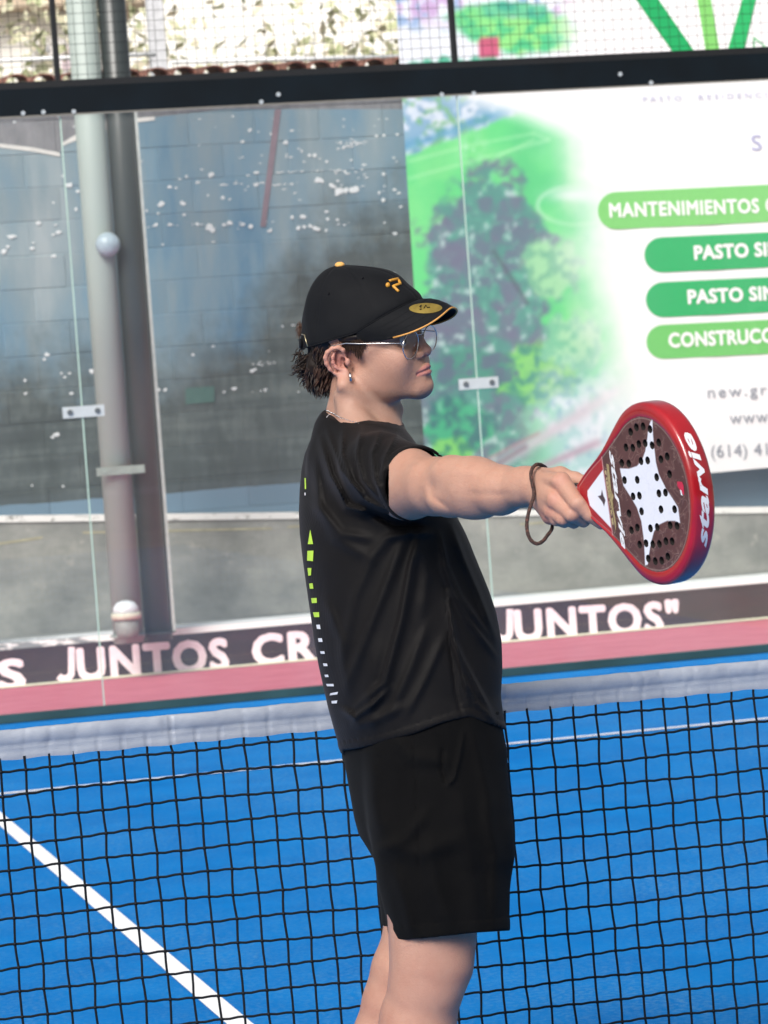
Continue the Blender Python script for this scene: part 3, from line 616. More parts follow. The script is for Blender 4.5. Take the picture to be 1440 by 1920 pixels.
for xl, lab in ((-1, 'left'), (1, 'middle'), (3, 'right')):
    mp_ = empty('mesh_panel', (xl+1, GY, 3.07), 'black welded wire mesh panel above the %s glass panel' % lab, 'fence panel', 'wire mesh panels above the glass')
    MB().box((xl, GY-.02, 3.0625), (xl+2, GY+.02, 3.095)).build('bottom_rail', M_black, mp_)
    MB().box((xl, GY-.02, 4.0), (xl+2, GY+.02, 4.035)).build('top_rail', M_black, mp_)
    MB().box((xl-.0122, GY-.02, 3.096), (xl+.0122, GY+.02, 3.999)).build('upright', M_black, mp_)
    if xl == 3: MB().box((xl+1.976, GY-.02, 3.096), (xl+2.0, GY+.02, 3.999)).build('upright', M_black, mp_)
    mb = MB(); k = 1
    while k*.0495 < 1.98:
        x = xl+k*.0495; mb.tube([(x, GY, 3.09), (x, GY, 4.0)], .0013, 4, False); k += 1
    k = 0
    while 3.12+k*.0495 < 4.0:
        z = 3.12+k*.0495; mb.tube([(xl+.01, GY+.003, z), (xl+1.99, GY+.003, z)], .0013, 4, False); k += 1
    mb.build('wire_mesh', M_black, mp_)
# ---------------------------------------------------------------- net
net = empty('net', (0, 0, 0), 'black knotted court net with grey white headband behind the player', 'net')
z1 = on_plane(140, 1431, 1, 0)[2]; xph = on_plane(140, 1431, 1, 0)[0]; cell = .0452
def ntop(px): return 0
TopL = on_plane(0, 1369, 1, 0); TopR = on_plane(1440, 1236, 1, 0)
def zt(x): return TopL[2]+(TopR[2]-TopL[2])*(x-TopL[0])/(TopR[0]-TopL[0])
slope_n = (TopR[2]-TopL[2])/(TopR[0]-TopL[0])
xs = np.arange(-112, 112); rows = 19
def knot(i, j):
    x = xph+i*cell+(j*cell)*.014+.0011*math.sin(i*1.7+j*2.3)+.0008*math.sin(i*5.1-j*3.3); z = z1-j*cell+slope_n*(x-xph)+.0016*math.sin(i*.9+j*1.9)+.0035*math.sin(i*.21+j*.13)
    y = .006*math.sin(i*.31+j*.22); return np.array([x, y, z])
K = {(i, j): knot(i, j) for i in xs for j in range(-1, rows+1)}
mb = MB()
for (i, j), p_ in K.items():
    if abs(p_[0]) > 5 or p_[2] < .03: continue
    if (i+1, j) in K and j >= 0:
        q_ = K[(i+1, j)]; A_ = p_+(q_-p_)*.33-[0, 0, .0013]; B_ = p_+(q_-p_)*.7+[0, 0, .0004]; mb.tube([p_, A_, B_, q_], .0024, 5, False)
    if (i, j+1) in K:
        q_ = K[(i, j+1)]; top = p_ if j >= 0 else np.array([p_[0], p_[1], zt(p_[0])-.05]); A_ = top+(q_-top)*.5+[.0006*math.sin(i*3+j), 0, 0]; mb.tube([top, A_, q_], .0024, 5, False)
    if j >= 0: mb.tube([p_-[.0036, 0, .001], p_, p_+[.0036, 0, -.001]], [.0024, .0040, .0024], 6, True)
mb.build('string_mesh', mat('black net cord', srgb(6, 8, 14), .6, var=.15, spec=.3), net, True)
# headband
nx, nz_ = 2200, 16
XX = np.linspace(-5, 5, nx); V = []
for side in (-1, 1):
    for j in range(nz_):
        s = j/(nz_-1); z = zt(XX)-.0005-s*.0545
        ph = ((XX-xph)/cell) % 1.0; ph = np.minimum(ph, 1-ph)*cell
        tie = np.exp(-(ph/.0018)**2)*sst(.45, .7, s)
        tid = np.round((XX-xph)/cell); ra_ = vnoise(tid*1.37, tid*.77+3.1, 4); off_ = (vnoise(tid*2.1, tid*1.3, 9)-.5)*.03*(1-s); dd = np.abs(XX-xph-tid*cell-off_); crz = .0045*sst(.35, .9, ra_)*np.exp(-dd/.0035)+.003*sst(.6, .9, vnoise(tid*3.3, tid*.7, 12))*np.exp(-np.abs(dd-.012)/.003)
        puff = .0075*math.sin(math.pi*min(1, s*1.5+.12))**.7 if s < .6 else .0032
        wr = fbm(XX*1000+s*22, np.full(nx, s*48.), 17, 3, 5)-.5; wr2 = fbm(XX*1000-s*30, np.full(nx, s*30.), 42, 3, 9)-.5
        lowr = .0005*math.sin(s*75) if s > .55 else 0
        y = side*(puff+(.0016*wr+.0042*wr2)*(1-.75*sst(.5, .7, s))-crz*(1-sst(.5, .68, s))+lowr-tie*.0032+.001)
        z = z+.0032*(fbm(XX*1000, np.zeros(nx), 30, 3, 15)-.5)*(1-s)*(1)+(.0022*np.sin(XX*70+s))*(1 if s > .9 else .1)*.5
        V.append(np.stack([XX, y, z], -1))
V = np.array(V).reshape(2, nz_, nx, 3); idx = np.arange(2*nz_*nx).reshape(2, nz_, nx); Fs = []
for sd_ in (0, 1):
    q = np.stack([idx[sd_, 1:, :-1], idx[sd_, 1:, 1:], idx[sd_, :-1, 1:], idx[sd_, :-1, :-1]], -1).reshape(-1, 4); Fs.append(q if sd_ == 0 else q[:, ::-1])
Fs.append(np.stack([idx[0, 0, :-1], idx[0, 0, 1:], idx[1, 0, 1:], idx[1, 0, :-1]], -1).reshape(-1, 4))
m, t, b = new_mat('headband vinyl'); tc = t.nodes.new('ShaderNodeTexCoord')
c = ramp(t, noise(t, position(t), 14, 5, .6), [(.3, srgb(136, 143, 157)), (.7, srgb(158, 164, 175))]); t.links.new(c, b.inputs['Base Color']); b.inputs['Roughness'].default_value = .42
bump(t, b, noise(t, position(t), 160, 3, .6, (1, 1, 3)), .25, .002)
mesh_obj('headband', V.reshape(-1, 3), np.concatenate(Fs), m, net, True)
for x in (-5.04, 5.04):
    MB().box((x-.03, -.03, 0), (x+.03, .03, .93)).build('post', M_black, net)
# ================================================================ implicit surfaces (camera-frame mm)
def unit(v): v = np.asarray(v, float); return v/np.linalg.norm(v)
class Field:
    def __init__(s): s.ops = []
    def add(s, fn, c, R, k=8, op='u'): s.ops.append((fn, np.asarray(c, float), R, k, op)); return s
    def cap(s, a, b, ra, rb=None, k=8, op='u'):
        a = np.asarray(a, float); b = np.asarray(b, float); rb = ra if rb is None else rb; ab = b-a; L2 = max(ab@ab, 1e-9)
        def fn(P):
            h = np.clip(((P-a)@ab)/L2, 0, 1); return np.linalg.norm(P-a-h[:, None]*ab, axis=1)-(ra+(rb-ra)*h)
        return s.add(fn, (a+b)/2, np.sqrt(L2)/2+max(ra, rb), k, op)
    def ell(s, c, r, B=None, k=8, op='u'):
        c = np.asarray(c, float); r = np.asarray(r, float); B = np.eye(3) if B is None else np.asarray(B)
        def fn(P):
            q = (P-c)@B.T; k0 = np.linalg.norm(q/r, axis=1); k1 = np.linalg.norm(q/(r*r), axis=1)+1e-9; return k0*(k0-1)/k1
        return s.add(fn, c, r.max(), k, op)
    def sph(s, c, r, k=8, op='u'): return s.cap(c, c, r, r, k, op)
    def __call__(s, P, cen=None, rad=0):
        d = np.full(len(P), 1e3)
        for fn, c, R, k, op in s.ops:
            if cen is not None and R < 1e5 and np.linalg.norm(c-cen) > R+rad+k+30: continue
            e = fn(P)
            if op == 'u': h = np.maximum(k-np.abs(d-e), 0)/k; d = np.minimum(d, e)-h*h*k*.25
            elif op == 's': h = np.maximum(k-np.abs(d+e), 0)/k; d = np.maximum(d, -e)+h*h*k*.25
            elif op == 'i': h = np.maximum(k-np.abs(d-e), 0)/k; d = np.maximum(d, e)+h*h*k*.25
            elif op == 'd': d = d+e
        return d
def polygonize(f, lo, hi, h, n=14, slack=1.6):
    lo = np.asarray(lo, float); hi = np.asarray(hi, float); nb = np.ceil((hi-lo)/(h*n)).astype(int)
    G = np.stack(np.meshgrid(*[np.arange(k) for k in nb], indexing='ij'), -1).reshape(-1, 3)
    cen = lo+(G+.5)*h*n; rad = h*n*.5*math.sqrt(3)
    dc = f(cen); act = G[np.abs(dc) < rad*slack+12]
    M = np.int64(1 << 20)
    loc = np.stack(np.meshgrid(*[np.arange(n+1)]*3, indexing='ij'), -1).reshape(-1, 3)
    keys = []; verts = []; quads = []
    offs = [(dx, dy, dz) for dx in (0, 1) for dy in (0, 1) for dz in (0, 1)]
    def key(I): I = I+64; return (I[..., 0]*M+I[..., 1])*M+I[..., 2]
    for g in act:
        P = lo+(g*n+loc)*h; c = lo+(g+.5)*h*n
        d = f(P, c, rad).reshape(n+1, n+1, n+1)
        if d.min() > 0 or d.max() < 0: continue
        s = d < 0
        cs = sum(s[a:n+a, b:n+b, e:n+e].astype(int) for a, b, e in offs); A = np.argwhere((cs > 0) & (cs < 8))
        acc = np.zeros((len(A), 3)); cnt = np.zeros(len(A))
        for ax in range(3):
            o1, o2 = [i for i in range(3) if i != ax]
            for u in (0, 1):
                for v in (0, 1):
                    p0 = A.copy(); p0[:, o1] += u; p0[:, o2] += v; p1 = p0.copy(); p1[:, ax] += 1
                    d0 = d[p0[:, 0], p0[:, 1], p0[:, 2]]; d1 = d[p1[:, 0], p1[:, 1], p1[:, 2]]; m_ = (d0 < 0) != (d1 < 0)
                    tt = np.where(m_, d0/np.where(m_, d0-d1, 1), 0); q = p0.astype(float); q[:, ax] += tt
                    acc += q*m_[:, None]; cnt += m_
        verts.append(lo+(g*n+acc/cnt[:, None])*h); keys.append(key(g*n+A))
        for ax in range(3):
            sl0 = [slice(0, n)]*3; sl1 = [slice(0, n)]*3; sl1[ax] = slice(1, n+1)
            e = s[tuple(sl0)] != s[tuple(sl1)]; I = np.argwhere(e)
            if not len(I): continue
            inside = s[I[:, 0], I[:, 1], I[:, 2]]; gi = g*n+I; o1, o2 = (ax+1) % 3, (ax+2) % 3
            def sh(a, b): q = gi.copy(); q[:, o1] -= a; q[:, o2] -= b; return key(q)
            Q = np.stack([sh(1, 1), sh(0, 1), sh(0, 0), sh(1, 0)], -1); Q[~inside] = Q[~inside][:, ::-1]; quads.append(Q)
    keys = np.concatenate(keys); V = np.concatenate(verts); Q = np.concatenate(quads)
    o = np.argsort(keys); ks = keys[o]; ix = np.searchsorted(ks, Q); ix[ix >= len(ks)] = 0; ok = (ks[ix] == Q).all(1)
    return V, o[ix[ok]]
def project_px(V):
    D = D0*1000-V[:, 2]; return PW/2+F_PX*V[:, 0]/D, PH/2-F_PX*V[:, 1]/D
class Seg2:            # distances to a segment in the picture-parallel plane of the body
    pass
# ================================================================ THE PLAYER
L_ = unit((-.478, -.207, .853)); F_ = np.array([.88, -.03, .474]); F_ = unit(F_-L_*(F_@L_)); U_ = np.cross(L_, F_)
HO = pt(690, 666, 0)
HB = np.stack([F_, U_, L_])
def hh(f, u, l): return HO+F_*f+U_*u+L_*l
def hp(px, py, l=0.0):       # sight line meets the head-frame plane of lateral offset l
    a = pt(px, py, 0); b_ = pt(px, py, 300); d_ = b_-a; s = (l-(a-HO)@L_)/(d_@L_); return a+d_*s
def hloc(P): return (np.asarray(P)-HO)@HB.T
def gy(px, w_):              # picture row of the ground under (px, depth)
    lo_, hi_ = 1500., 4000.
    for _ in range(40):
        mid = (lo_+hi_)/2
        if to_world([pt(px, mid, w_)])[0][2] > 0: lo_ = mid
        else: hi_ = mid
    return lo_
# arm landmarks
SH = pt(690, 874, 105); UA = pt(765, 909, 262); EL = pt(816, 912, 372); FB1 = pt(850, 912, 415); FB2 = pt(893, 915, 463); FB3 = pt(938, 919, 515); WR = pt(984, 912, 562)
HEM_C = pt(786, 910, 285); ARM_AX = unit(EL-SH)
B = Field()
# torso core, pelvis (under the clothes)
B.ell(pt(696, 960, 0), (85, 170, 130), k=30); B.ell(pt(765, 1180, 0), (115, 170, 130), k=40); B.ell(pt(800, 1400, 0), (100, 130, 135), k=40)
# neck and head
B.cap(hp(674, 690, 0), pt(680, 830, -8), 50, 59, k=20)
B.cap(hp(694, 700, 0), pt(696, 810, -5), 43, 52, k=18)
B.ell(hh(-6, 52, 0), (92, 84, 74), HB, k=20)
B.ell(hp(728, 655, 0), (54, 60, 61), HB, k=25)
for sg in (1, -1):
    B.cap(hp(676 if sg > 0 else 738, 716 if sg > 0 else 690, 50*sg), hp(778, 727, 14*sg), 17, 17, k=22)
    B.ell(hp(733, 672, 42*sg), (34, 26, 20), HB, k=18)
    B.cap(hh(66, 44, 44*sg), hh(88, 54, 16*sg), 9, 10, k=12)
    B.cap(hh(30, 22, 56*sg), hh(64, 46, 50*sg), 14, 10, k=18)
B.ell(hp(745, 722, 0), (40, 16, 36), HB, k=20)
for sg in (1, -1): B.ell(HO+F_*48+U_*-28+L_*31*sg, (40, 36, 27), HB, k=24); B.ell(HO+F_*74+U_*-14+L_*25*sg, (24, 26, 22), HB, k=22)
B.sph(hp(790, 725, 0), 19, k=12); B.ell(hp(793, 722, 0), (16, 14, 18), HB, k=8)
B.ell(hp(774, 698, 0), (27, 30, 30), HB, k=14)
# eye sockets and eyes
for sg in (1, -1):
    B.ell(hh(93, 30, 32*sg), (10, 11, 16), HB, k=9, op='s')
    B.ell(hh(76, 29, 31*sg), (14.5, 12.5, 14.5), HB, k=4)
# nose
B.cap(hh(92, 46, 0), hp(794, 654, 0), 7.5, 9.5, k=10); B.sph(hp(797, 657.5, 0), 9.8, k=6); B.sph(hp(802, 657, 0), 5.5, k=5)
for sg in (1, -1): B.ell(hh(106, 4.5, 13*sg), (9, 7.5, 6), HB, k=5)
B.cap(hh(107, -2, 8), hh(112, 0, 7), 3.0, 2.6, k=3, op='s'); B.cap(hh(107, -2, -8), hh(112, 0, -7), 3.0, 2.6, k=3, op='s')
# mouth
mouthL = hp(779, 701, 22); mouthM = hp(801, 690.5, 0)
lm = hloc(mouthL); l0 = hloc(mouthM)
def lipp(s, df, du):          # s 0 centre .. 1 corner
    return HO+F_*(l0[0]+(lm[0]-l0[0])*s**1.7+df)+U_*(l0[1]+(lm[1]-l0[1])*s+du)
for sg in (1, -1):
    for a, b_ in ((0, .3), (.3, .62), (.62, .95)):
        la, lb = L_*(22*a*sg), L_*(22*b_*sg)
        B.cap(lipp(a, .2, 4.2*(1-a*.8))+la, lipp(b_, .2, 4.2*(1-b_*.8))+lb, 5.0*(1-.55*a), 5.0*(1-.55*b_), k=3)
        B.cap(lipp(a, .0, -5.6*(1-a*.7))+la, lipp(b_, .0, -5.6*(1-b_*.7))+lb, 5.9*(1-.6*a), 5.9*(1-.6*b_), k=3)
for sg in (1, -1):
    for a, b_ in ((0, .35), (.35, .7), (.7, 1.08)):
        B.cap(lipp(a, 4.6, 0)+L_*22*a*sg, lipp(b_, 4.2, 0)+L_*22*b_*sg, 1.5, 1.4, k=2.2, op='s')
B.ell(hp(811, 710, 0), (6, 4.5, 16), HB, k=6, op='s')
# ears
def earpt(px, py, l): return hp(px, py, l)
for sg in (1, -1):
    def E_(px, py, l):
        q = hloc(hp(px, py, l)); return HO+F_*q[0]+U_*q[1]+L_*(l*sg)
    B.ell(E_(632, 678, 72), (17, 26, 8), HB, k=8)
    rim = [(646, 668, 75), (643, 657, 79), (634, 652, 83), (623, 654, 87), (614, 661, 90), (610.5, 671, 91), (613, 682, 90), (620, 692, 87), (630, 699, 83), (640, 704, 79)]
    for a, b_ in zip(rim[:-1], rim[1:]): B.cap(E_(*a), E_(*b_), 3.1, 3.1, k=6)
    B.ell(E_(631, 677, 83), (13.5, 20, 7), HB, k=4, op='s')
    B.ell(E_(640, 683, 80), (8.5, 11, 9), HB, k=4, op='s')
    ah = [(627, 661, 83), (624, 670, 86), (624.5, 680, 86), (630, 689, 84), (638, 693, 81)]
    for a, b_ in zip(ah[:-1], ah[1:]): B.cap(E_(*a), E_(*b_), 2.8, 2.8, k=3)
    B.ell(E_(646, 700, 77), (9, 10, 5), HB, k=5); B.ell(E_(652, 679, 76), (5, 7, 5), HB, k=4)
    B.cap(E_(645, 674, 72), E_(643, 685, 72), 4, 4, k=3, op='s')
# neck muscles
B.cap(pt(646, 722, 62), pt(738, 800, 22), 13, 12, k=14); B.cap(pt(646, 745, 40), pt(672, 805, 66), 18, 30, k=18)
B.cap(pt(648, 775, 0), pt(674, 835, 80), 24, 32, k=20); B.cap(pt(648, 775, 0), pt(660, 835, -110), 24, 32, k=20)
B.sph(pt(746, 768, -10), 8, k=14)
# right arm (towards the camera) and forearm
B.cap(pt(672, 860, 60), SH, 50, 58, k=25); B.cap(SH, UA, 57, 54.5, k=20); B.cap(UA, EL, 54.5, 45, k=14); B.cap(EL, FB1, 44, 45.5, k=12)
B.cap(FB1, FB2, 45.5, 45, k=14); B.cap(FB2, FB3, 45, 36, k=16); B.cap(FB3, WR, 36, 28, k=16)
B.ell(pt(772, 905, 290), (44, 55, 50), k=12)
B.cap(pt(843, 890, 440), pt(905, 897, 490), 26, 24, k=18)
B.cap(pt(836, 934, 430), pt(905, 938, 480), 25, 24, k=14)
cr = pt(811, 914, 372+44)
def arm_relief(P):
    x, y = PW/2+F_PX*P[:, 0]/(D0*1000-P[:, 2]), PH/2-F_PX*P[:, 1]/(D0*1000-P[:, 2]); on = (P[:, 2] > 260)*(x < 1000)
    d = 4.6*np.exp(-((x-810)/9)**2-((y-914)/19)**2)+2.2*np.exp(-((x-807)/16)**2-((y-905)/34)**2)
    s = (x-816)*.62-(y-934)*.78; t_ = (x-816)*.78+(y-934)*.62
    d += 1.8*np.exp(-(s/5)**2)*np.exp(-((t_-14)/18)**2)-1.6*np.exp(-((s+12)/9)**2)*np.exp(-((t_-12)/22)**2)
    d -= 2.4*np.exp(-((x-868)/30)**2-((y-880)/13)**2)+1.8*np.exp(-((x-770)/30)**2-((y-880)/20)**2)
    d += 1.3*np.exp(-(((y-925)-(x-850)*.02)/7)**2)*sst(860, 900, x)*sst(990, 950, x)-1.2*np.exp(-((x-975)/9)**2-((y-938)/8)**2)
    return d*on
B.add(arm_relief, (0, 0, 0), 1e6, 1, 'd')
# right hand round the grip
WR2 = pt(1002, 911, 580)
B.cap(WR, WR2, 28, 29, k=14)
K1, K2, K3, K4 = pt(1053, 904, 655), pt(1042, 938, 655), pt(1036, 958, 642), pt(1031, 968, 625)
for K_, ra, rb in ((K1, 23, 15), (K2, 24, 14.5), (K3, 22, 13.5), (K4, 19, 12.5)): B.cap(WR2, K_, ra, rb, k=8)
B.cap(WR2, pt(1050, 895, 600), 22, 17, k=12)
TH = [pt(1050, 895, 600), pt(1078, 900, 612), pt(1097, 906, 622), pt(1113, 912, 634)]
for a, b_, ra, rb in ((0, 1, 15, 12), (1, 2, 12, 10.5), (2, 3, 10.5, 8.5)): B.cap(TH[a], TH[b_], ra, rb, k=5)
def finger(pts_, rs_, k=4):
    for i in range(len(pts_)-1): B.cap(pts_[i], pts_[i+1], rs_[i], rs_[i+1], k=k)
finger([K1, pt(1082, 944, 690), pt(1106, 966, 688), pt(1127, 983, 682)], [15, 11.8, 10.2, 8])
finger([K2, pt(1072, 964, 683), pt(1094, 976, 664), pt(1098, 972, 636)], [14, 11.6, 10, 8.5], 3)
finger([K3, pt(1056, 972, 667), pt(1076, 979, 650), pt(1082, 972, 620)], [13, 10.8, 9.4, 8], 3)
finger([K4, pt(1043, 974, 648), pt(1058, 979, 636), pt(1066, 972, 608)], [11.5, 9.4, 8.4, 7], 3)
for K_ in (K1, K2, K3): B.sph(K_+[0, 0, 5], 9.5, k=8)
B.cap(pt(1010, 890, 607), pt(1040, 902, 662), 4, 3, k=9); B.cap(pt(1010, 905, 612), pt(1034, 930, 662), 3.6, 3, k=9)
B.cap(pt(1070, 889, 652), pt(1084, 915, 660), 4.5, 6, k=6, op='s')
# left arm hanging on the far side
FS = pt(650, 872, -165)
B.cap(FS, pt(672, 1120, -235), 50, 38, k=20); B.cap(pt(672, 1120, -235), pt(745, 1330, -215), 38, 26, k=14)
lh = [pt(745, 1330, -215), pt(768, 1400, -205)]
B.cap(lh[0], lh[1], 26, 28, k=10)
for i in range(4):
    b0 = lh[1]+np.array([-22+i*14, -8, 8-i*3]); b1 = b0+np.array([8, -46+abs(i-1.3)*6, 4]); B.cap(b0, b1, 10, 9, k=4); B.cap(b1, b1+np.array([-4, -32+abs(i-1.3)*4, -6]), 9, 7, k=3)
B.cap(lh[0]+[24, -20, 0], lh[1]+[44, -26, 10], 11, 10, k=8); B.cap(lh[1]+[44, -26, 10], lh[1]+[46, -58, 12], 10, 8, k=4)
# legs
NL = [(805, 1450, 75, 82), (812, 1680, 85, 80), (811, 1760, 88, 70), (806, 1810, 90, 64), (797, 1856, 88, 59), (786, 1925, 84, 59), (772, 2010, 78, 56), (764, 2120, 74, 44)]
FL = [(802, 1450, -85, 70), (784, 1680, -95, 58), (779, 1760, -98, 54), (762, 1820, -100, 58), (742, 1880, -104, 55), (722, 1945, -108, 54), (702, 2030, -112, 51), (690, 2140, -114, 40)]
feet = []
for LG in (NL, FL):
    ax_, ay_, aw_ = (752, gy(752, 72)-80, 72) if LG is NL else (680, gy(680, -115)-80, -115)
    pts_ = LG+[(ax_, ay_, aw_, 31)]
    for a, b_ in zip(pts_[:-1], pts_[1:]): B.cap(pt(*a[:3]), pt(*b_[:3]), a[3], b_[3], k=16)
    an = pt(ax_, ay_, aw_); B.cap(an, an+[0, -20, 0], 31, 30, k=12); B.cap(an+[0, -34, 0], an+[120, -50, -18], 28, 22, k=18); B.cap(an+[-25, -44, 4], an, 24, 28, k=12); feet.append(an)
B.cap(pt(834, 1812, 106), pt(820, 1852, 110), 40, 33, k=26)
B.cap(pt(795, 1835, -90), pt(782, 1880, -96), 30, 28, k=26)
B.cap(pt(754, 1900, 80), pt(744, 2000, 76), 33, 36, k=22)
for a, b_, r, dp in ((pt(764, 1780, 160), pt(756, 1830, 158), 3, 0),): B.cap(a, b_, r, r, k=16, op='s')
def head_only(P, c=None, r=0): return B(P, c, r)
COLL = pt(680, 800, 0)[1]
Vh, Qh = polygonize(B, [-190, COLL, -190], [160, 440, 190], 1.7)
xs_ = pt(752, 900, 285)[0]
Va, Qa = polygonize(B, [xs_-20, -80, 225], [xs_+360, 130, 730], 1.9)
Vb, Qb = polygonize(B, [-180, -1500, -330], [300, COLL+2, 225+8], 4.2)
Qb = Qb
AV = np.concatenate([Vh, Va, Vb]); AQ = np.concatenate([Qh, Qa+len(Vh), Qb+len(Vh)+len(Va)])
# skin colour: lips, ear, knuckles, nose and cheek redness, stubble, mole; painted elbow-crease shade
px_, py_ = project_px(AV); tint = np.tile(np.array([.455, .256, .186]), (len(AV), 1))
def blot(c, r, colr, a=1.0):
    global tint
    g_ = a*np.exp(-(np.linalg.norm((AV-np.asarray(c)), axis=1)/r)**2); tint = tint*(1-g_[:, None])+np.array(colr)*g_[:, None]
n_ = fbm(AV[:, 0]+AV[:, 2]*.6, AV[:, 1]+AV[:, 2]*.3, 26, 4, 2)-.5; tint = tint*(1+.20*n_[:, None]*np.array([.6, 1, 1.1]))
red = (.48, .20, .155); pink = (.50, .185, .16)
H_ = hloc(AV)
for sg in (1, -1):
    blot(hp(633, 677, 82)*(1 if sg > 0 else 0)+(0 if sg > 0 else HO+F_*-40+U_*0+L_*-82), 24, pink, .75)
    blot(hh(92, -8, 40*sg), 26, (.46, .235, .185), .35)
blot(hp(802, 660, 0), 13, (.46, .20, .155), .7)
for K_ in (K1, K2, K3, K4): blot(K_+[0, 0, 10], 13, red, .65)
for q_ in (pt(1082, 944, 684), pt(1072, 964, 683), pt(1126, 982, 656), pt(1100, 905, 622), pt(1056, 972, 667)): blot(q_, 13, (.48, .22, .17), .6)
blot(pt(1031, 972, 630), 16, (.48, .19, .155), .6); blot(cr, 22, (.34, .175, .125), .55)  # elbow crease shade put into the skin colour
lipm = np.zeros(len(AV))
for sg in (1, -1):
    for a, b_ in ((0, .35), (.35, .7), (.7, 1.0)):
        for du in (3.6, -4.8):
            A_ = lipp(a, 2, du*(1-a*.8))+L_*22*a*sg; B_ = lipp(b_, 2, du*(1-b_*.8))+L_*22*b_*sg; ab = B_-A_; h_ = np.clip(((AV-A_)@ab)/(ab@ab), 0, 1)
            lipm = np.maximum(lipm, sst(6.4, 4.6, np.linalg.norm(AV-A_-h_[:, None]*ab, axis=1)+1.2*a))
tint = tint*(1-.85*lipm[:, None])+np.array([.44, .165, .155])*.85*lipm[:, None]
st = sst(14, -12, H_[:, 1]+18)*sst(10, 40, H_[:, 0])*sst(-78, -66, H_[:, 1])*(1-lipm)*(len(AV) and 1); st *= (py_ < 770)
tint = tint*(1-.13*st[:, None]*np.array([1, .95, .85]))
blot(hp(697, 679, 62), 1.6, (.25, .12, .09), .8)
leg = sst(1740, 1800, py_); tint = tint*(1-leg[:, None]*(.10+.25*(fbm(px_, py_, 30, 4, 77)-.5))[:, None]*np.array([.6, 1, 1]))
m, t, b = new_mat('skin'); at = t.nodes.new('ShaderNodeAttribute'); at.attribute_name = 'paint'; P_ = position(t)
f_ = noise(t, P_, 260, 4, .65); c = mixc(t, ramp(t, noise(t, P_, 85, 5, .7), [(.35, gray(0)), (.75, gray(.22))]), at.outputs['Color'], (.36, .16, .115)); c = mixc(t, ramp(t, noise(t, P_, 330, 3, .7), [(.55, gray(0)), (.8, gray(.25))]), c, (.26, .13, .095))
t.links.new(c, b.inputs['Base Color']); b.inputs['Roughness'].default_value = .5; b.inputs['Specular IOR Level'].default_value = .4
b.inputs['Subsurface Weight'].default_value = .18; b.inputs['Subsurface Radius'].default_value = (.012, .005, .003); b.inputs['Subsurface Scale'].default_value = .6
bump(t, b, mathn(t, 'MULTIPLY_ADD', noise(t, P_, 420, 3, .7), .6, f_), .5, .0016); M_skin = m
AW = to_world(AV); gpt = to_world([pt(740, gy(740, 0), 0)])[0]
person = empty('person', (gpt[0], gpt[1], 0), 'young man in black cap, glasses, black shirt and shorts holding a racket out', 'person')
body_ = mesh_obj('body', AW, AQ, M_skin, person, True, tint)

# eyes
M_eye = mat('eye white', (.62, .58, .55), .15, var=.03); M_iris = mat('dark iris', (.05, .03, .02), .1)
def wmesh(name, V, Fs, mt, par, smooth=True): return mesh_obj(name, to_world(V), Fs, mt, par, smooth)
def ballmesh(c, r, n=12, squash=(1, 1, 1)):
    V = []; Fs = []
    for i in range(n+1):
        a = math.pi*i/n
        for k in range(2*n):
            q = math.pi*k/n; V.append(np.array(c)+F_*r*squash[0]*math.cos(a)+U_*r*squash[1]*math.sin(a)*math.cos(q)+L_*r*squash[2]*math.sin(a)*math.sin(q))
    for i in range(n):
        for k in range(2*n): k2 = (k+1) % (2*n); Fs.append((i*2*n+k, i*2*n+k2, (i+1)*2*n+k2, (i+1)*2*n+k))
    return V, Fs
for sg in (1, -1):
    e = wmesh('eye', *ballmesh(hh(79.5, 29, 31*sg), 12.2), M_eye, person)
    V, Fs = ballmesh(hh(86.5, 29, 31*sg), 6.0); wmesh('iris', V, Fs, M_iris, e)
# ---------------------------------------------------------------- shirt
TOR = np.array([(770, 622, 700, 30), (778, 610, 728, 55), (790, 600, 745, 80), (805, 592, 758, 112), (825, 583, 772, 145), (850, 573, 786, 170), (880, 567, 800, 186), (920, 564, 822, 190), (960, 563, 846, 188), (1000, 565, 866, 184), (1050, 571, 889, 180),
    (1100, 578, 908, 178), (1150, 585, 925, 178), (1200, 592, 935, 178), (1250, 601, 937, 180), (1300, 612, 934, 181), (1330, 619, 937, 182), (1370, 630, 942, 184), (1410, 641, 946, 186), (1440, 648, 948, 186)], float)
cph, sph_ = math.cos(math.radians(20)), math.sin(math.radians(20))
Fb = np.array([cph, 0, -sph_]); Lb = np.array([sph_, 0, cph])
mmx = lambda px: (px-PW/2)/F_PX*D0*1000
TY = -(TOR[:, 0]-PH/2)/F_PX*D0*1000; TC = (mmx(TOR[:, 1])+mmx(TOR[:, 2]))/2; TE = (TOR[:, 2]-TOR[:, 1])/2/F_PX*D0*1000; TB = TOR[:, 3]
TB = np.minimum(TB, TE/sph_*.8); TA = np.sqrt(np.maximum(TE**2-(TB*sph_)**2, 100))/cph
def loft(P, YY, C, A_, B_, cw=0.0):
    y = P[:, 1]; o = np.argsort(YY); cx = np.interp(y, YY[o], C[o]); a = np.interp(y, YY[o], A_[o]); bb = np.interp(y, YY[o], B_[o])
    dx = P[:, 0]-cx; dz = P[:, 2]-cw; f = dx*Fb[0]+dz*Fb[2]; l = dx*Lb[0]+dz*Lb[2]
    q = (np.abs(f/a)**2.25+np.abs(l/bb)**2.25)**(1/2.25); g = np.hypot(f, l)
    return (q-1)*np.where(q > 1e-3, g/np.maximum(q, 1e-3), 50)*.93
def pxd(P): D = D0*1000-P[:, 2]; return PW/2+F_PX*P[:, 0]/D, PH/2-F_PX*P[:, 1]/D
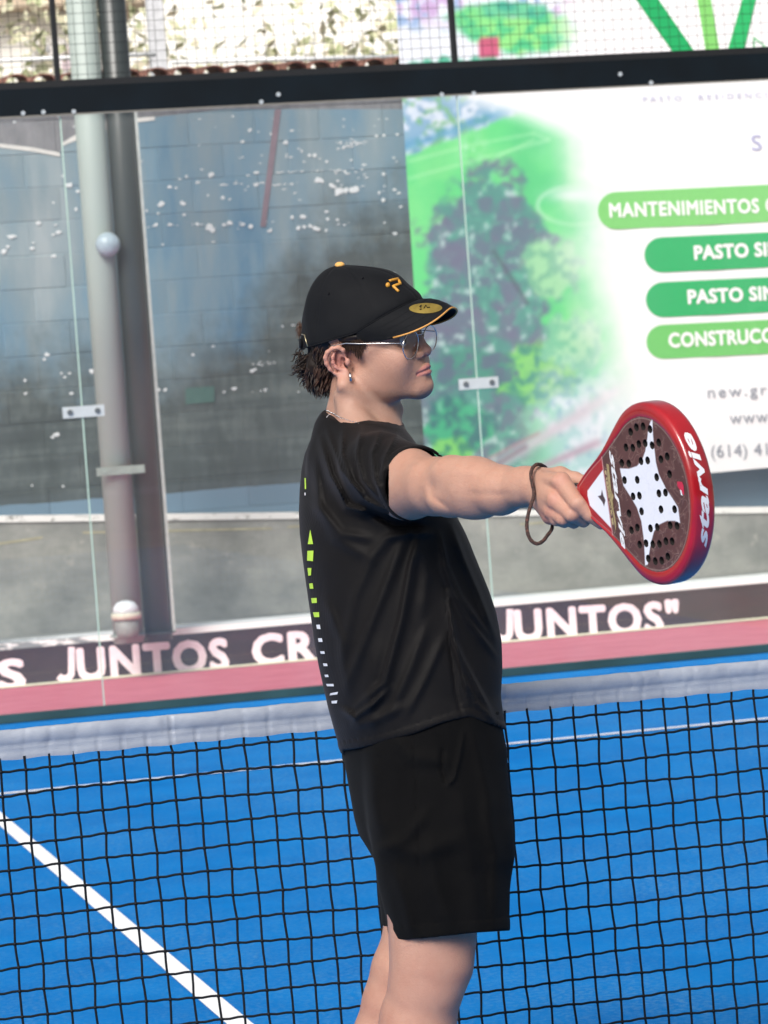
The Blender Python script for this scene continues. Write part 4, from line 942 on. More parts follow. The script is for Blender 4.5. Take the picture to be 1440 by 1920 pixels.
def ridge(x, y, pts_, w_, amp, side=0):
    """soft fold along a polyline in picture-row / column measure of the cloth; side>0 makes one flank steeper"""
    r = np.zeros_like(x); best = np.full_like(x, 1e9); val = np.zeros_like(x); tot = len(pts_)-1
    for i, (a, b_) in enumerate(zip(pts_[:-1], pts_[1:])):
        a = np.array(a, float); b_ = np.array(b_, float); ab = b_-a; l2 = ab@ab; h = np.clip(((x-a[0])*ab[0]+(y-a[1])*ab[1])/l2, 0, 1)
        dx = x-a[0]-h*ab[0]; dy = y-a[1]-h*ab[1]; d = np.hypot(dx, dy); cr_ = (ab[0]*dy-ab[1]*dx)
        ww = w_*np.where(cr_ > 0, 1+.5*side, 1-.5*side); s = (i+h)/tot; fade = np.clip(np.sin(np.pi*np.clip(s*.92+.04, 0, 1))*1.6, 0, 1)
        v = amp*np.exp(-(d/ww)**2)*fade; m_ = d < best; val = np.where(m_, v, val); best = np.minimum(best, d)
    return val
FOLDS = [([(668, 1325), (720, 1280), (752, 1160), (770, 1060), (790, 990)], 13, 7.5, .5), ([(650, 1290), (690, 1180), (730, 1080), (760, 1000)], 15, 5.5, .3), ([(640, 1240), (665, 1120), (700, 1040), (745, 990)], 16, 4, 0),
    ([(645, 1330), (665, 1345), (700, 1320), (730, 1290)], 9, 7, .4), ([(655, 1360), (700, 1352), (760, 1322)], 14, 4, 0), ([(735, 1330), (770, 1250), (800, 1170)], 14, 4, .3), ([(760, 1345), (800, 1270), (835, 1190)], 12, 3.5, -.3),
    ([(838, 1110), (850, 1200), (885, 1270), (925, 1345)], 9, 7, .5), ([(824, 1000), (838, 1060), (865, 1120), (915, 1190)], 9, 6, .5), ([(828, 1050), (850, 1110), (880, 1165), (930, 1230)], 8, 4.5, .4),
    ([(845, 1150), (862, 1240), (880, 1320)], 8, 5, -.4), ([(846, 985), (870, 1050), (900, 1120), (930, 1200)], 10, 5, .4), ([(870, 1270), (895, 1320), (925, 1350)], 7, 4.5, 0), ([(835, 1090), (842, 1190), (855, 1300), (868, 1345)], 5, -3, 0),
    ([(590, 860), (600, 950), (640, 1000), (700, 1010)], 13, 5, .3), ([(600, 820), (620, 890), (650, 950), (705, 965)], 10, 6.5, .5), ([(612, 800), (640, 880), (680, 935), (720, 955)], 8, 5, .4), ([(585, 930), (630, 1010), (700, 1050)], 16, 3.5, 0),
    ([(645, 800), (640, 850), (660, 905), (690, 935)], 8, 5, .3), ([(680, 800), (668, 850), (680, 900), (710, 935)], 7, 5, -.3), ([(715, 808), (698, 850), (704, 900), (722, 935)], 7, 4.5, .3), ([(745, 815), (720, 860), (716, 910)], 6, 3.5, 0),
    ([(600, 790), (660, 785), (740, 800)], 8, 3, 0), ([(610, 1120), (640, 1200), (650, 1290)], 14, 3, 0), ([(700, 1370), (690, 1300), (710, 1200)], 18, 3, 0), ([(790, 1010), (800, 1080), (790, 1160)], 16, 3.5, 0), ([(690, 960), (740, 985), (800, 985)], 8, -7, 0), ([(720, 1010), (770, 1000), (815, 1000)], 10, 4, 0)]
sl_a = pt(676, 862, 70); hemN = unit(ARM_AX+np.array([.04, .03, 0]))
FARM = unit(pt(672, 1120, -235)-FS); hemN2 = FARM; HEM2 = FS+FARM*190
# shirt bottom hem: picture rows along x
HX = np.array([600, 640, 700, 770, 850, 880, 900, 943, 980.]); HY = np.array([1410, 1407, 1397, 1376, 1350, 1342, 1350, 1368, 1380.])
def shirt_fold(P):
    x, y = pxd(P); d = np.zeros(len(P)); near = sst(-60, 30, P[:, 2]-.0)
    for pts_, w_, am, sd_ in FOLDS: d += ridge(x, y, pts_, w_*.66, am*1.5, sd_)
    d *= sst(775, 830, y+.35*(x-640)*(x > 640)); d += 2.2*(fbm(x*1.0, y*.45, 40, 3, 4)-.5)+3*(fbm(x+y*.6, y*.4-x*.3, 70, 2, 8)-.5)
    return -d*near
S = Field()
S.add(lambda P: loft(P, TY, TC, TA, TB), (0, -150, 0), 1e6, k=10)
S.cap(pt(650, 858, 20), pt(716, 884, 175), 62, 63, k=32); S.cap(pt(716, 884, 175), HEM_C+ARM_AX*30, 63, 61.5, k=12)
S.cap(FS+[15, 5, 20], FS+FARM*190+FARM*30, 58, 50, k=25)
S.cap(hp(676, 745, 0)+[0, -20, 0], pt(676, 800, -8), 61, 72, k=22)
S.add(shirt_fold, (0, 0, 0), 1e6, 1, 'd')
S.add(lambda P: np.where(((P-HEM_C)@ARM_AX > -90) & (P[:, 0] > HEM_C[0]-90) & (P[:, 2] > 120), (P-HEM_C)@hemN, -99), (0, 0, 0), 1e6, 1.5, 'i')
S.add(lambda P: np.where(P[:, 2] < -150, (P-HEM2)@hemN2, -99), (0, 0, 0), 1e6, 1.5, 'i')
def hemcut(P): x, y = pxd(P); return (y-np.interp(x, HX, HY)-np.where(P[:, 2] < 0, 6, 0)-2*np.sin(x/17))*.9
S.add(hemcut, (0, 0, 0), 1e6, 1.5, 'i')
def rib(P):       # double-stitched hems stand a little proud
    x, y = pxd(P); e = y-np.interp(x, HX, HY); s_ = (P-HEM_C)@hemN; on = (P[:, 2] > 180) & (P[:, 0] > HEM_C[0]-90)
    return -1.0*(e > -15)*(e < 0)*1.0-np.where(on & (s_ > -16), 1.2, 0)+.9*np.exp(-((e+15.5)/1.5)**2)+np.where(on, .9*np.exp(-((s_+16.5)/1.3)**2), 0)
S.add(rib, (0, 0, 0), 1e6, 1, 'd')
# openings: sleeve, neck, bottom
S.add(lambda P: np.maximum(np.linalg.norm((P-HEM_C)-np.outer((P-HEM_C)@ARM_AX, ARM_AX), axis=1)-58.5, -((P-HEM_C)@hemN)-26), HEM_C, 80, 2, 's')
S.cap(hp(676, 752, 0)+[2, -12, 0], hp(676, 700, 0)+[3, 0, 0], 60, 64, k=3, op='s')
def collar(P):
    n = unit(np.array([.13, .95, .20])); return (P-pt(676, 781, 0))@n
S.add(lambda P: np.where(np.hypot(P[:, 0]-pt(676, 786, 0)[0], P[:, 2]+4) < 90, collar(P), -50), (0, 0, 0), 1e6, 3, 'i')
S.add(lambda P: np.maximum(loft(P, TY, TC, TA, TB)+14, -(hemcut(P)+22)), (0, 0, 0), 1e6, 2, 's')
Vs, Qs = polygonize(S, [-200, -440, -330], [230, 190, 420], 3.3)
M_shirt, t, b = new_mat('black knit'); P_ = position(t)
n1 = noise(t, P_, 900, 2, .5, (1, 1, 1)); c = ramp(t, noise(t, P_, 9, 5, .6), [(.3, (.0048, .0043, .0045)), (.7, (.0072, .0064, .0066))]); t.links.new(c, b.inputs['Base Color'])
b.inputs['Roughness'].default_value = .62; b.inputs['Specular IOR Level'].default_value = .13; b.inputs['Sheen Weight'].default_value = .04; b.inputs['Sheen Roughness'].default_value = .45; b.inputs['Sheen Tint'].default_value = (.9, .82, .85, 1)
wv = t.nodes.new('ShaderNodeTexWave'); wv.inputs['Scale'].default_value = 300; wv.inputs['Distortion'].default_value = 2; t.links.new(P_, wv.inputs[0])
bump(t, b, wv.outputs[1], .25, .0006)
shirt = mesh_obj('shirt', to_world(Vs), Qs, M_shirt, person, True)

# print on the back of the shirt: thin pieces laid onto the cloth
def bvh(V, Q): return BVHTree.FromPolygons([Vector(v) for v in V], [tuple(int(i) for i in q) for q in Q])
def drape(tree, px, py, off):
    D = 4500.; o = Vector(((px-PW/2)/F_PX*D, -(py-PH/2)/F_PX*D, D0*1000-D)); o2 = Vector(((px-PW/2)/F_PX*7000, -(py-PH/2)/F_PX*7000, D0*1000-7000)); d = (o2-o).normalized()
    h = tree.ray_cast(o, d)
    if h[0] is None: return None
    return np.array(h[0]+h[1]*(off if h[1].dot(d) < 0 else -off))
bt = bvh(Vs, Qs)
mg = mat('lime print', srgb(188, 226, 70), .5, var=.04); mwh = mat('white print', srgb(225, 226, 232), .5, var=.04)
QU = [('g', [(120, 738), (121, 738), (136, 815), (107, 815)]), ('g', [(105, 852), (138, 850), (135, 908), (103, 905)]), ('g', [(105, 945), (127, 945), (124, 985), (110, 988)]), ('g', [(114, 1030), (133, 1028), (138, 1058), (118, 1058)]),
    ('g', [(125, 1110), (155, 1108), (157, 1135), (130, 1137)]), ('g', [(135, 1187), (168, 1186), (170, 1213), (142, 1213)]), ('w', [(153, 1255), (173, 1254), (177, 1279), (157, 1277)]), ('w', [(163, 1328), (184, 1328), (188, 1348), (166, 1348)]),
    ('w', [(174, 1399), (197, 1399), (200, 1413), (178, 1413)]), ('w', [(190, 1465), (212, 1466), (215, 1480), (194, 1480)]), ('w', [(198, 1527), (217, 1526), (221, 1539), (202, 1540)]), ('w', [(207, 1577), (247, 1577), (249, 1590), (212, 1590)]),
    ('w', [(230, 1628), (272, 1620), (268, 1634), (226, 1640)]), ('w', [(236, 1670), (268, 1667), (265, 1683), (238, 1684)]), ('g', [(89, 455), (97, 455), (98, 515), (91, 515)]), ('w', [(89, 535), (95, 535), (95, 550), (90, 550)])]
for kk, q in QU:
    q = np.array(q, float)/2.9095+[541.5, 740]; n = 5; V = []; ok = True
    for i in range(n):
        for j in range(n):
            u, v = i/(n-1), j/(n-1); p_ = (1-v)*((1-u)*q[0]+u*q[1])+v*((1-u)*q[3]+u*q[2]); r_ = drape(bt, p_[0], p_[1], 1.2)
            if r_ is None: ok = False; break
            V.append(r_)
        if not ok: break
    if ok:
        wmesh('print_mark', np.array(V), [(i*n+j, (i+1)*n+j, (i+1)*n+j+1, i*n+j+1) for i in range(n-1) for j in range(n-1)], mg if kk == 'g' else mwh, shirt)
# collar label stitch
V = [drape(bt, a, b_, 1.0) for a, b_ in ((613, 783), (616, 779), (622, 777), (629, 777))]
V = [v for v in V if v is not None]
if len(V) > 1: MBs = MB().tube(to_world(V), .0006, 4); MBs.build('stitch', mwh, shirt)
# ---------------------------------------------------------------- shorts
PEL = np.array([(1320, 655, 925, 170), (1400, 643, 943, 178), (1450, 652, 945, 182), (1500, 661, 949, 184), (1540, 668, 952, 184), (1570, 676, 953, 180), (1600, 695, 952, 170), (1660, 735, 940, 120)], float)
def tabs(T):
    Y = -(T[:, 0]-PH/2)/F_PX*D0*1000; C = (mmx(T[:, 1])+mmx(T[:, 2]))/2; E_ = (T[:, 2]-T[:, 1])/2/F_PX*D0*1000; B_ = np.minimum(T[:, 3], E_/sph_*.8); return Y, C, np.sqrt(np.maximum(E_**2-(B_*sph_)**2, 100))/cph, B_
PT = tabs(PEL)
sc_n = (D0*1000-82)/(D0*1000); 
NLG = np.array([(1440, 700, 930, 80), (1560, 698, 953, 98), (1600, 703, 955, 100), (1660, 712, 953, 102), (1720, 726, 952, 102), (1800, 740, 952, 104)], float)
FLG = np.array([(1440, 690, 920, 80), (1560, 700, 935, 95), (1600, 706, 930, 95), (1660, 710, 920, 96), (1720, 717, 910, 98), (1800, 722, 900, 98)], float)
NT = tabs(NLG); FT = tabs(FLG)
def legloft(T, cw):
    s_ = (D0*1000-cw)/(D0*1000)
    return lambda P: loft(P*[1, 1, 1]/[s_, s_, 1], *T, cw=cw)*1.0
SF = [([(870, 1370), (862, 1420), (852, 1460), (838, 1475)], 5, 4, .4), ([(830, 1400), (828, 1440), (838, 1472)], 5, -4, 0), ([(740, 1380), (770, 1420), (850, 1430)], 18, 3, 0), ([(700, 1600), (760, 1570), (800, 1520)], 16, 5, .4), ([(720, 1590), (790, 1600), (870, 1570)], 22, 4, 0),
    ([(800, 1560), (815, 1660), (850, 1750)], 22, 4.5, 0), ([(860, 1480), (880, 1600), (900, 1740)], 26, 4.5, .3), ([(905, 1500), (930, 1600), (925, 1740)], 16, 4, 0), ([(740, 1620), (762, 1700), (775, 1755)], 16, 4, 0), ([(775, 1380), (782, 1500), (790, 1700)], 3, -1.6, 0), ([(880, 1350), (905, 1450), (925, 1540)], 16, 3.5, 0), ([(700, 1420), (700, 1500), (720, 1570)], 24, 4, 0)]
H = Field()
H.add(lambda P: loft(P, *PT), (0, 0, 0), 1e6, 10); H.add(legloft(NT, 82), (0, 0, 0), 1e6, 24); H.add(legloft(FT, -92), (0, 0, 0), 1e6, 18)
def short_fold(P):
    x, y = pxd(P); d = np.zeros(len(P))
    for pts_, w_, am, sd_ in SF: d += ridge(x, y, pts_, w_*.75, am*1.7, sd_)
    d += 3*(fbm(x, y*.6, 55, 3, 14)-.5); e = y-np.interp(x, [735, 952], [1762, 1745])
    d += 1.0*(e > -24)-1.1*np.exp(-((e+24)/1.6)**2)
    return -d*sst(-80, 20, P[:, 2])
H.add(short_fold, (0, 0, 0), 1e6, 1, 'd')
hemcut2 = lambda P: (lambda x, y: np.where(P[:, 2] > -8, y-np.interp(x, [735, 800, 890, 952], [1764, 1759, 1749, 1745]), y-np.interp(x, [715, 760, 900], [1736, 1741, 1722]))*.9)(*pxd(P))
H.add(hemcut2, (0, 0, 0), 1e6, 1.5, 'i'); H.add(lambda P: P[:, 1]-pt(700, 1325, 0)[1], (0, 0, 0), 1e6, 3, 'i')
H.add(lambda P: np.maximum(np.minimum(legloft(NT, 82)(P), legloft(FT, -92)(P))+8, -(hemcut2(P)+60)), (0, 0, 0), 1e6, 2, 's')
H.add(lambda P: np.maximum(np.abs(P[:, 2]-(-6))-3, pt(0, 1625, 0)[1]*0+P[:, 1]-pt(0, 1640, 0)[1]), (0, 0, 0), 1e6, 8, 's')
Vt, Qt = polygonize(H, [-140, -760, -240], [260, -300, 250], 3.8)
m, t, b = new_mat('black fleece'); P_ = position(t)
c = ramp(t, noise(t, P_, 14, 5, .6), [(.3, (.0028, .0027, .0029)), (.7, (.0042, .0040, .0042))]); t.links.new(c, b.inputs['Base Color']); b.inputs['Roughness'].default_value = .85; b.inputs['Specular IOR Level'].default_value = .07
b.inputs['Sheen Weight'].default_value = .02; bump(t, b, noise(t, P_, 700, 3, .7), .3, .0008); M_shorts = m
shorts = mesh_obj('shorts', to_world(Vt), Qt, m, person, True)
MB().tube(to_world([pt(944, 1408, 20), pt(949, 1420, 22), pt(952, 1430, 20)]), .0016, 6).build('drawstring_tip', mat('metal aglet', (.5, .5, .52), .3, 1), shorts, True)
# ---------------------------------------------------------------- shoes and socks (below the frame)
for an in feet:
    Sx = Field(); Sx.cap(an+[-28, -52, 4], an+[60, -52, -9], 33, 36, k=10); Sx.cap(an+[60, -52, -9], an+[150, -58, -22], 36, 30, k=20); Sx.cap(an+[0, -10, 0], an+[0, -40, 0], 36, 40, k=16)
    lowy = an[1]-80
    Sx.add(lambda P, yy=lowy: yy-P[:, 1], (0, 0, 0), 1e6, 4, 'i'); Sx.add(lambda P, yy=an[1]: P[:, 1]-yy+2, (0, 0, 0), 1e6, 4, 'i')
    V, Q = polygonize(Sx, an+[-90, -110, -70], an+[200, 20, 60], 5)
    W_2 = to_world(V); W_2[:, 2] = np.maximum(W_2[:, 2], .002)
    sh_ = mesh_obj('shoe', W_2, Q, mat('white trainer', (.7, .7, .7), .6), person, True)
    lo_ = W_2[:, 2] < .03
# ---------------------------------------------------------------- cap
cap_ = empty('cap', to_world([hh(0, 100, 0)])[0]); child(cap_, person)
AP = np.array([-42., 154.])
def ring(th):
    f = 104*math.cos(th) if math.cos(th) > 0 else 121*math.cos(th); l = 81*math.sin(th)
    u = np.interp(f, [-121, 22, 104], [13, 50, 96]) if abs(th) > 0 else 96
    return f, u, l
M_cap, t, b = new_mat('black cotton twill'); P_ = position(t)
c = ramp(t, noise(t, P_, 18, 5, .6), [(.3, (.0045, .0050, .0065)), (.7, (.0068, .0074, .0090))]); t.links.new(c, b.inputs['Base Color']); b.inputs['Roughness'].default_value = .72; b.inputs['Specular IOR Level'].default_value = .13; b.inputs['Sheen Weight'].default_value = .02
wv = t.nodes.new('ShaderNodeTexWave'); wv.inputs['Scale'].default_value = 260; t.links.new(P_, wv.inputs[0]); bump(t, b, wv.outputs[1], .25, .0005)
nt_, nr = 144, 40; V = []
for j in range(nr+1):
    s = j/nr*math.pi/2
    for i in range(nt_):
        th = 2*math.pi*i/nt_-math.pi; f, u, l = ring(th)
        hb_ = math.sin(s)**.93; vb = 1-math.cos(s)**1.0
        ff = AP[0]+(f-AP[0])*hb_; ll = l*hb_; uu = AP[1]-(AP[1]-u)*vb
        seam = min(abs(((th+math.pi/6*0+math.pi) % (math.pi/3))), math.pi/3-((th+math.pi) % (math.pi/3))); dep = 1.4*math.exp(-(seam*70*hb_/2.0)**2)*min(1, hb_*3)
        hb_ *= 1-.085*max(0, math.cos(th))*math.exp(-((s-1.12)/.30)**2); ff = AP[0]+(f-AP[0])*hb_; ll = l*hb_
        nrm = unit([ff-AP[0]*.3+8, uu-40, ll]); wob = 1.6*math.sin(ff*.07+ll*.05)*math.sin(uu*.06+ll*.04)*hb_
        soft = -3.0*math.exp(-((th-1.9)/.5)**2)*math.exp(-((s-1.15)/.22)**2)
        V.append(hh(*(np.array([ff, uu, ll])+nrm*(wob-dep+soft))))
        if j == nr: V[-1] = hh(ff, uu, ll)
# back opening: above the strap at th ~ +-pi
def open_(i, j): th = 2*math.pi*(i+.5)/nt_-math.pi; a = abs(abs(th)-math.pi); s = j/nr; return a < .42 and .70+.5*(a/.42)**2*.25 < s < .90
Fs = [(j*nt_+i, j*nt_+(i+1) % nt_, (j+1)*nt_+(i+1) % nt_, (j+1)*nt_+i) for j in range(nr) for i in range(nt_) if not open_(i, j)]
cen = len(V); crown = wmesh('crown', np.array(V), Fs, M_cap, cap_)
capV, capF = np.array(V), Fs
md = crown.modifiers.new('thick', 'SOLIDIFY'); md.thickness = .0018; md.offset = -1
# sewn-in sweatband roll along the lower edge
E1 = [hh(*(np.array(ring(2*math.pi*i/96-math.pi))+[0, .5, 0])) for i in range(97)]
MB().tube(to_world(E1), .0013, 5, False).build('edge_binding', M_cap, cap_, True)
M_gold = mat('gold thread', srgb(196, 140, 48), .5, var=.15, scale=60); M_pip = mat('orange piping', srgb(196, 140, 70), .6, var=.1, scale=60)
V, Fs = ballmesh(hh(AP[0], AP[1]+1, 0), 8.5, 8, (1.0, .62, 1)); wmesh('top_button', V, Fs, mat('tan button cloth', srgb(214, 164, 92), .7), cap_)
# eyelets
bt2 = bvh(capV, capF)
for ex, ey in ((680, 522), (617, 551)):
    c0 = drape(bt2, ex, ey, .6); V, Fs = ballmesh(c0, 3.0, 6, (.6, .8, .8)); wmesh('eyelet', V, Fs, M_cap, cap_)
# brim
nu_, nv_ = 41, 14; V = []
for side in (0, 1):
    for i in range(nu_):
        s = -1+2*i/(nu_-1); th = s*math.radians(77); f, u, l = ring(th); l2 = 74*math.copysign(abs(s)**.9, s)
        fo = 22+ (166-22)*(1-abs(s)**2.7)**.55 if abs(s) < 1 else 22
        uo = 85-50*abs(l2/74)**1.8+(fo-100)*-.03 if abs(s) < 1 else 35
        fo = max(fo, f+1.0); uo = uo if abs(s) < .97 else u-14
        for j in range(nv_):
            v = j/(nv_-1); q = np.array([f+(fo-f)*v, u+(uo-u)*v+6*math.sin(math.pi*v)*(1-abs(s)), l+(l2-l)*v])
            q[1] -= 3.0*side; q[0] += 1.5*(1-v); V.append(hh(*q))
n1_ = nu_*nv_; Fs = []
for side in (0, 1):
    for i in range(nu_-1):
        for j in range(nv_-1):
            a = side*n1_+i*nv_+j; q = (a, a+nv_, a+nv_+1, a+1); Fs.append(q[::-1] if side == 0 else q)
for i in range(nu_-1): a = i*nv_+nv_-1; Fs.append((a, a+nv_, a+nv_+n1_, a+n1_))
for i in (0, nu_-1):
    for j in range(nv_-1): a = i*nv_+j; Fs.append((a, a+1, a+1+n1_, a+n1_))
brim = wmesh('brim', np.array(V), Fs, M_cap, cap_); brimV, brimF = np.array(V), Fs
edge = [(np.array(V[i*nv_+nv_-1])+np.array(V[n1_+i*nv_+nv_-1]))/2 for i in range(2, nu_-2)]
MB().tube(to_world(edge), .00175, 6).build('piping', M_pip, brim, True)
for vv in (4, 7, 10):
    st_ = [np.array(V[i*nv_+vv])+U_*.25 for i in range(3, nu_-3)]; MB().tube(to_world(st_), .00035, 4).build('stitch', M_cap, brim)
# sticker on the brim and embroidered mark on the front
bt3 = bvh(brimV, brimF)
def drape_poly(tree, pts_, off): return [drape(tree, a, b_, off) for a, b_ in pts_]
ov = [(798+31*math.cos(q)*1.0, 578.5+9.5*math.sin(q)-.5*math.cos(q)) for q in np.linspace(0, 2*math.pi, 28, endpoint=False)]
def fan(tree, cpt, outline, off, rings=3):
    V = [drape(tree, *cpt, off)]; n = len(outline); Fs = []
    if V[0] is None: return None
    for r in range(1, rings+1):
        for a, b_ in outline:
            q = drape(tree, cpt[0]+(a-cpt[0])*r/rings, cpt[1]+(b_-cpt[1])*r/rings, off)
            if q is None: q = V[max(0, len(V)-n)] if r > 1 else V[0]
            V.append(q)
    for k in range(n): Fs.append((0, 1+(k+1) % n, 1+k))
    for r in range(rings-1):
        for k in range(n): a = 1+r*n+k; b_ = 1+r*n+(k+1) % n; Fs.append((a, b_, b_+n, a+n))
    return V, Fs
r_ = fan(bt3, (797, 578), ov, .9, 4)
if r_: 
    stk = wmesh('sticker', r_[0], r_[1], mat('gold foil sticker', srgb(150, 128, 60), .3, .5, var=.2, scale=80, spec=.6), brim)
    for strk in ([(787, 576), (790, 573), (789, 578)], [(795, 579), (799, 573), (801, 578), (806, 577)], [(787, 581), (791, 580.5)]):
        q = [drape(bt3, a, b_, 1.5) for a, b_ in strk]; q = [v for v in q if v is not None]
        if len(q) > 1: MB().tube(to_world(q), .0009, 4).build('sticker_mark', M_cap, stk)
def dense(pts_, n=8):
    o_ = []
    for a, b_ in zip(pts_[:-1], pts_[1:]):
        for k in range(n): o_.append((a[0]+(b_[0]-a[0])*k/n, a[1]+(b_[1]-a[1])*k/n))
    return o_+[pts_[-1]]
for strk in ([(730, 527), (745.5, 523), (750.5, 532.5), (737, 537), (747.5, 547)],):
    q = [drape(bt2, a, b_, .6) for a, b_ in dense(strk, 6)]; q = [v for v in q if v is not None]
    if len(q) > 1: MB().tube(to_world(q), .0026, 6).build('embroidered_mark', M_gold, crown, True)
c0 = drape(bt2, 727, 535, .8)
if c0 is not None: V, Fs = ballmesh(c0, 4.6, 7, (.8, 1, 1)); wmesh('embroidered_dot', V, Fs, M_gold, crown)
# strap, buckle
Vst = []; 
for i in range(25):
    th = math.pi-.62+1.24*i/24; f, u, l = ring(((th+math.pi) % (2*math.pi))-math.pi)
    for du in (1, 17): Vst.append(hh(f*1.008-1.2, u+du+(.0), l*1.01))
st_ = wmesh('strap', np.array(Vst), [(2*i, 2*i+2, 2*i+3, 2*i+1) for i in range(24)], M_cap, cap_); md = st_.modifiers.new('thick', 'SOLIDIFY'); md.thickness = .002
q = [drape(bt2, a, b_, 2.2) for a, b_ in ((568, 627), (573, 628), (579, 649), (575, 652))]
q = [v for v in q if v is not None]
if len(q) > 2: MB().tube(to_world(q), .0011, 6).build('buckle', mat('brass buckle', srgb(170, 160, 130), .35, .8), cap_, True)
# ---------------------------------------------------------------- glasses
gls = empty('glasses', to_world([hh(95, 28, 0)])[0]); child(gls, person)
M_wire = mat('silver wire', (.72, .70, .69), .22, 1.0, var=.05)
m = bpy.data.materials.new('lens'); m.use_nodes = True; t = m.node_tree; t.nodes.clear(); out = t.nodes.new('ShaderNodeOutputMaterial')
tr_ = t.nodes.new('ShaderNodeBsdfTransparent'); tr_.inputs[0].default_value = (.985, .99, .99, 1); gl = t.nodes.new('ShaderNodeBsdfGlossy'); gl.inputs[1].default_value = .01; gl.inputs[0].default_value = (.6, .62, .65, 1)
lw_ = t.nodes.new('ShaderNodeLayerWeight'); lw_.inputs[0].default_value = .5; frs = mathn(t, 'MULTIPLY_ADD', mathn(t, 'POWER', lw_.outputs['Facing'], 4.0), .7, .05); m1 = t.nodes.new('ShaderNodeMixShader'); t.links.new(frs, m1.inputs[0]); t.links.new(tr_.outputs[0], m1.inputs[1]); t.links.new(gl.outputs[0], m1.inputs[2]); t.links.new(m1.outputs[0], out.inputs[0]); M_lens = m
def lens_pt(sg, q, k=1.0, df=0):
    a, b_ = 25.5*k, 24*k; cx = 35; x = math.cos(q)*a; y = math.sin(q)*b_
    l = cx+x; u = 25.5+y*(1.0 if y < 0 else .86)-.08*x; f = 104.5-.045*(l-10)+.04*(y)-.0018*(x*x+y*y)*(1 if df == 0 else 0)+1.1
    return hh(f, u, sg*l)
for sg in (1, -1):
    lp = [lens_pt(sg, 2*math.pi*k/36) for k in range(37)]
    rim_ = MB().tube(to_world(lp), .0011, 6, False).build('lens_rim', M_wire, gls, True)
    V = [lens_pt(sg, 0, 0)]; Fs = []
    for r in (1, 2, 3, 4):
        for k in range(36): V.append(lens_pt(sg, 2*math.pi*k/36, r/4))
    for k in range(36): Fs.append((0, 1+k, 1+(k+1) % 36))
    for r in range(3):
        for k in range(36): a = 1+r*36+k; b_ = 1+r*36+(k+1) % 36; Fs.append((a, a+36, b_+36, b_))
    wmesh('lens', np.array(V), Fs, M_lens, gls)
    hg = hh(101, 31.5, 62.5*sg)
    MB().tube(to_world([lens_pt(sg, .25), hg, hh(60, 32.5, 70*sg), hh(30, 33, 79*sg), hh(5, 34, 81*sg), hh(-22, 29, 81*sg), hh(-36, 12, 80*sg)]), [.0009, .0011, .00095, .00095, .001, .0013, .0016], 6).build('temple_arm', M_wire, gls, True)
    MB().tube(to_world([hh(98, 22, 9*sg), hh(95, 18, 9.5*sg), hh(95, 14, 8*sg)]), [.0006, .0018, .0018], 6).build('nose_pad', mat('clear pad', (.7, .7, .7), .2), gls, True)
MB().tube(to_world([lens_pt(1, 2.6), hh(106, 37, 4), hh(106, 37, -4), lens_pt(-1, 2.6)]), .0009, 6).build('bridge', M_wire, gls, True)
# ---------------------------------------------------------------- earring, necklace
er = []
for k in range(17): q = 2*math.pi*k/16; er.append(hp(656.5, 708.5, 81)+U_*7.0*math.cos(q)+(F_*.6+L_*.8)*5.4*math.sin(q))
M_chr = mat('steel jewellery', (.62, .62, .64), .2, 1.0, var=.3, scale=300, coords='Object')
MB().tube(to_world(er), .0026, 6, False).build('earring', M_chr, person, True)
ch = []; cc0 = pt(678, 775, -4)
bodyb = bvh(AV[:len(Vh)], Qh)
for k in range(61):
    q = 2*math.pi*k/60; n_ = unit(np.array([.22, .95, .12])); e1 = unit(np.cross(n_, [0, 0, 1.])); e2 = np.cross(n_, e1); d_ = e1*math.cos(q)+e2*math.sin(q)
    o_ = pt(677, 783, -4)+d_*130; h_ = bodyb.ray_cast(Vector(o_), Vector(-d_))
    if h_[0] is not None: ch.append(np.array(h_[0])+d_*1.2)
if len(ch) > 10:
    mb = MB()
    for i in range(len(ch)-1):
        for s in (0, .5):
            c_ = ch[i]+(ch[i+1]-ch[i])*s; d_ = unit(ch[i+1]-ch[i]); mb.tube(to_world([c_-d_*1.6, c_, c_+d_*1.6]), [.0005, .0013, .0005], 5)
    o = mb.build('necklace', M_chr, person, True); o['kind'] = 'stuff'
# ---------------------------------------------------------------- hair
M_hair, t, b = new_mat('dark brown hair'); at = t.nodes.new('ShaderNodeAttribute'); at.attribute_name = 'paint'; t.links.new(at.outputs['Color'], b.inputs['Base Color'])
b.inputs['Roughness'].default_value = .4; b.inputs['Specular IOR Level'].default_value = .3
hb_rng = random.Random(11); HV = []; HF = []; HC = []; nH = 0
def lock(root, d0, length, curl, rad, colr, grav=.5, sides=5, steps=16, phase=None):
    global nH
    p_ = np.array(root, float); d_ = unit(d0); a = unit(np.cross(d_, U_)+1e-6); b_ = np.cross(d_, a); ph = hb_rng.uniform(0, 6.28) if phase is None else phase+hb_rng.gauss(0, .25); fr_ = hb_rng.uniform(.22, .36) if phase is None else .15
    P = []
    for k in range(steps+1):
        s = k/steps; w_ = curl*s**.7; P.append(p_+a*w_*math.cos(ph+s*length*fr_)+b_*w_*math.sin(ph+s*length*fr_)); d_ = unit(d_-U_*grav/steps*2.2); p_ = p_+d_*length/steps
    m_ = MB(); m_.tube(P, [rad*(1-.75*(k/steps)**2)+.08 for k in range(steps+1)], sides, False)
    HV.extend(m_.V); HF.extend([tuple(i+nH for i in f) for f in m_.F]); nH += len(m_.V); HC.extend([colr]*len(m_.V))
HS = Field()
HS.ell(hh(-44, 28, 0), (60, 54, 68), HB, k=10); HS.ell(hp(605, 687, 30), (27, 30, 32), HB, k=14); HS.ell(hp(602, 683, -20), (27, 30, 40), HB, k=14)
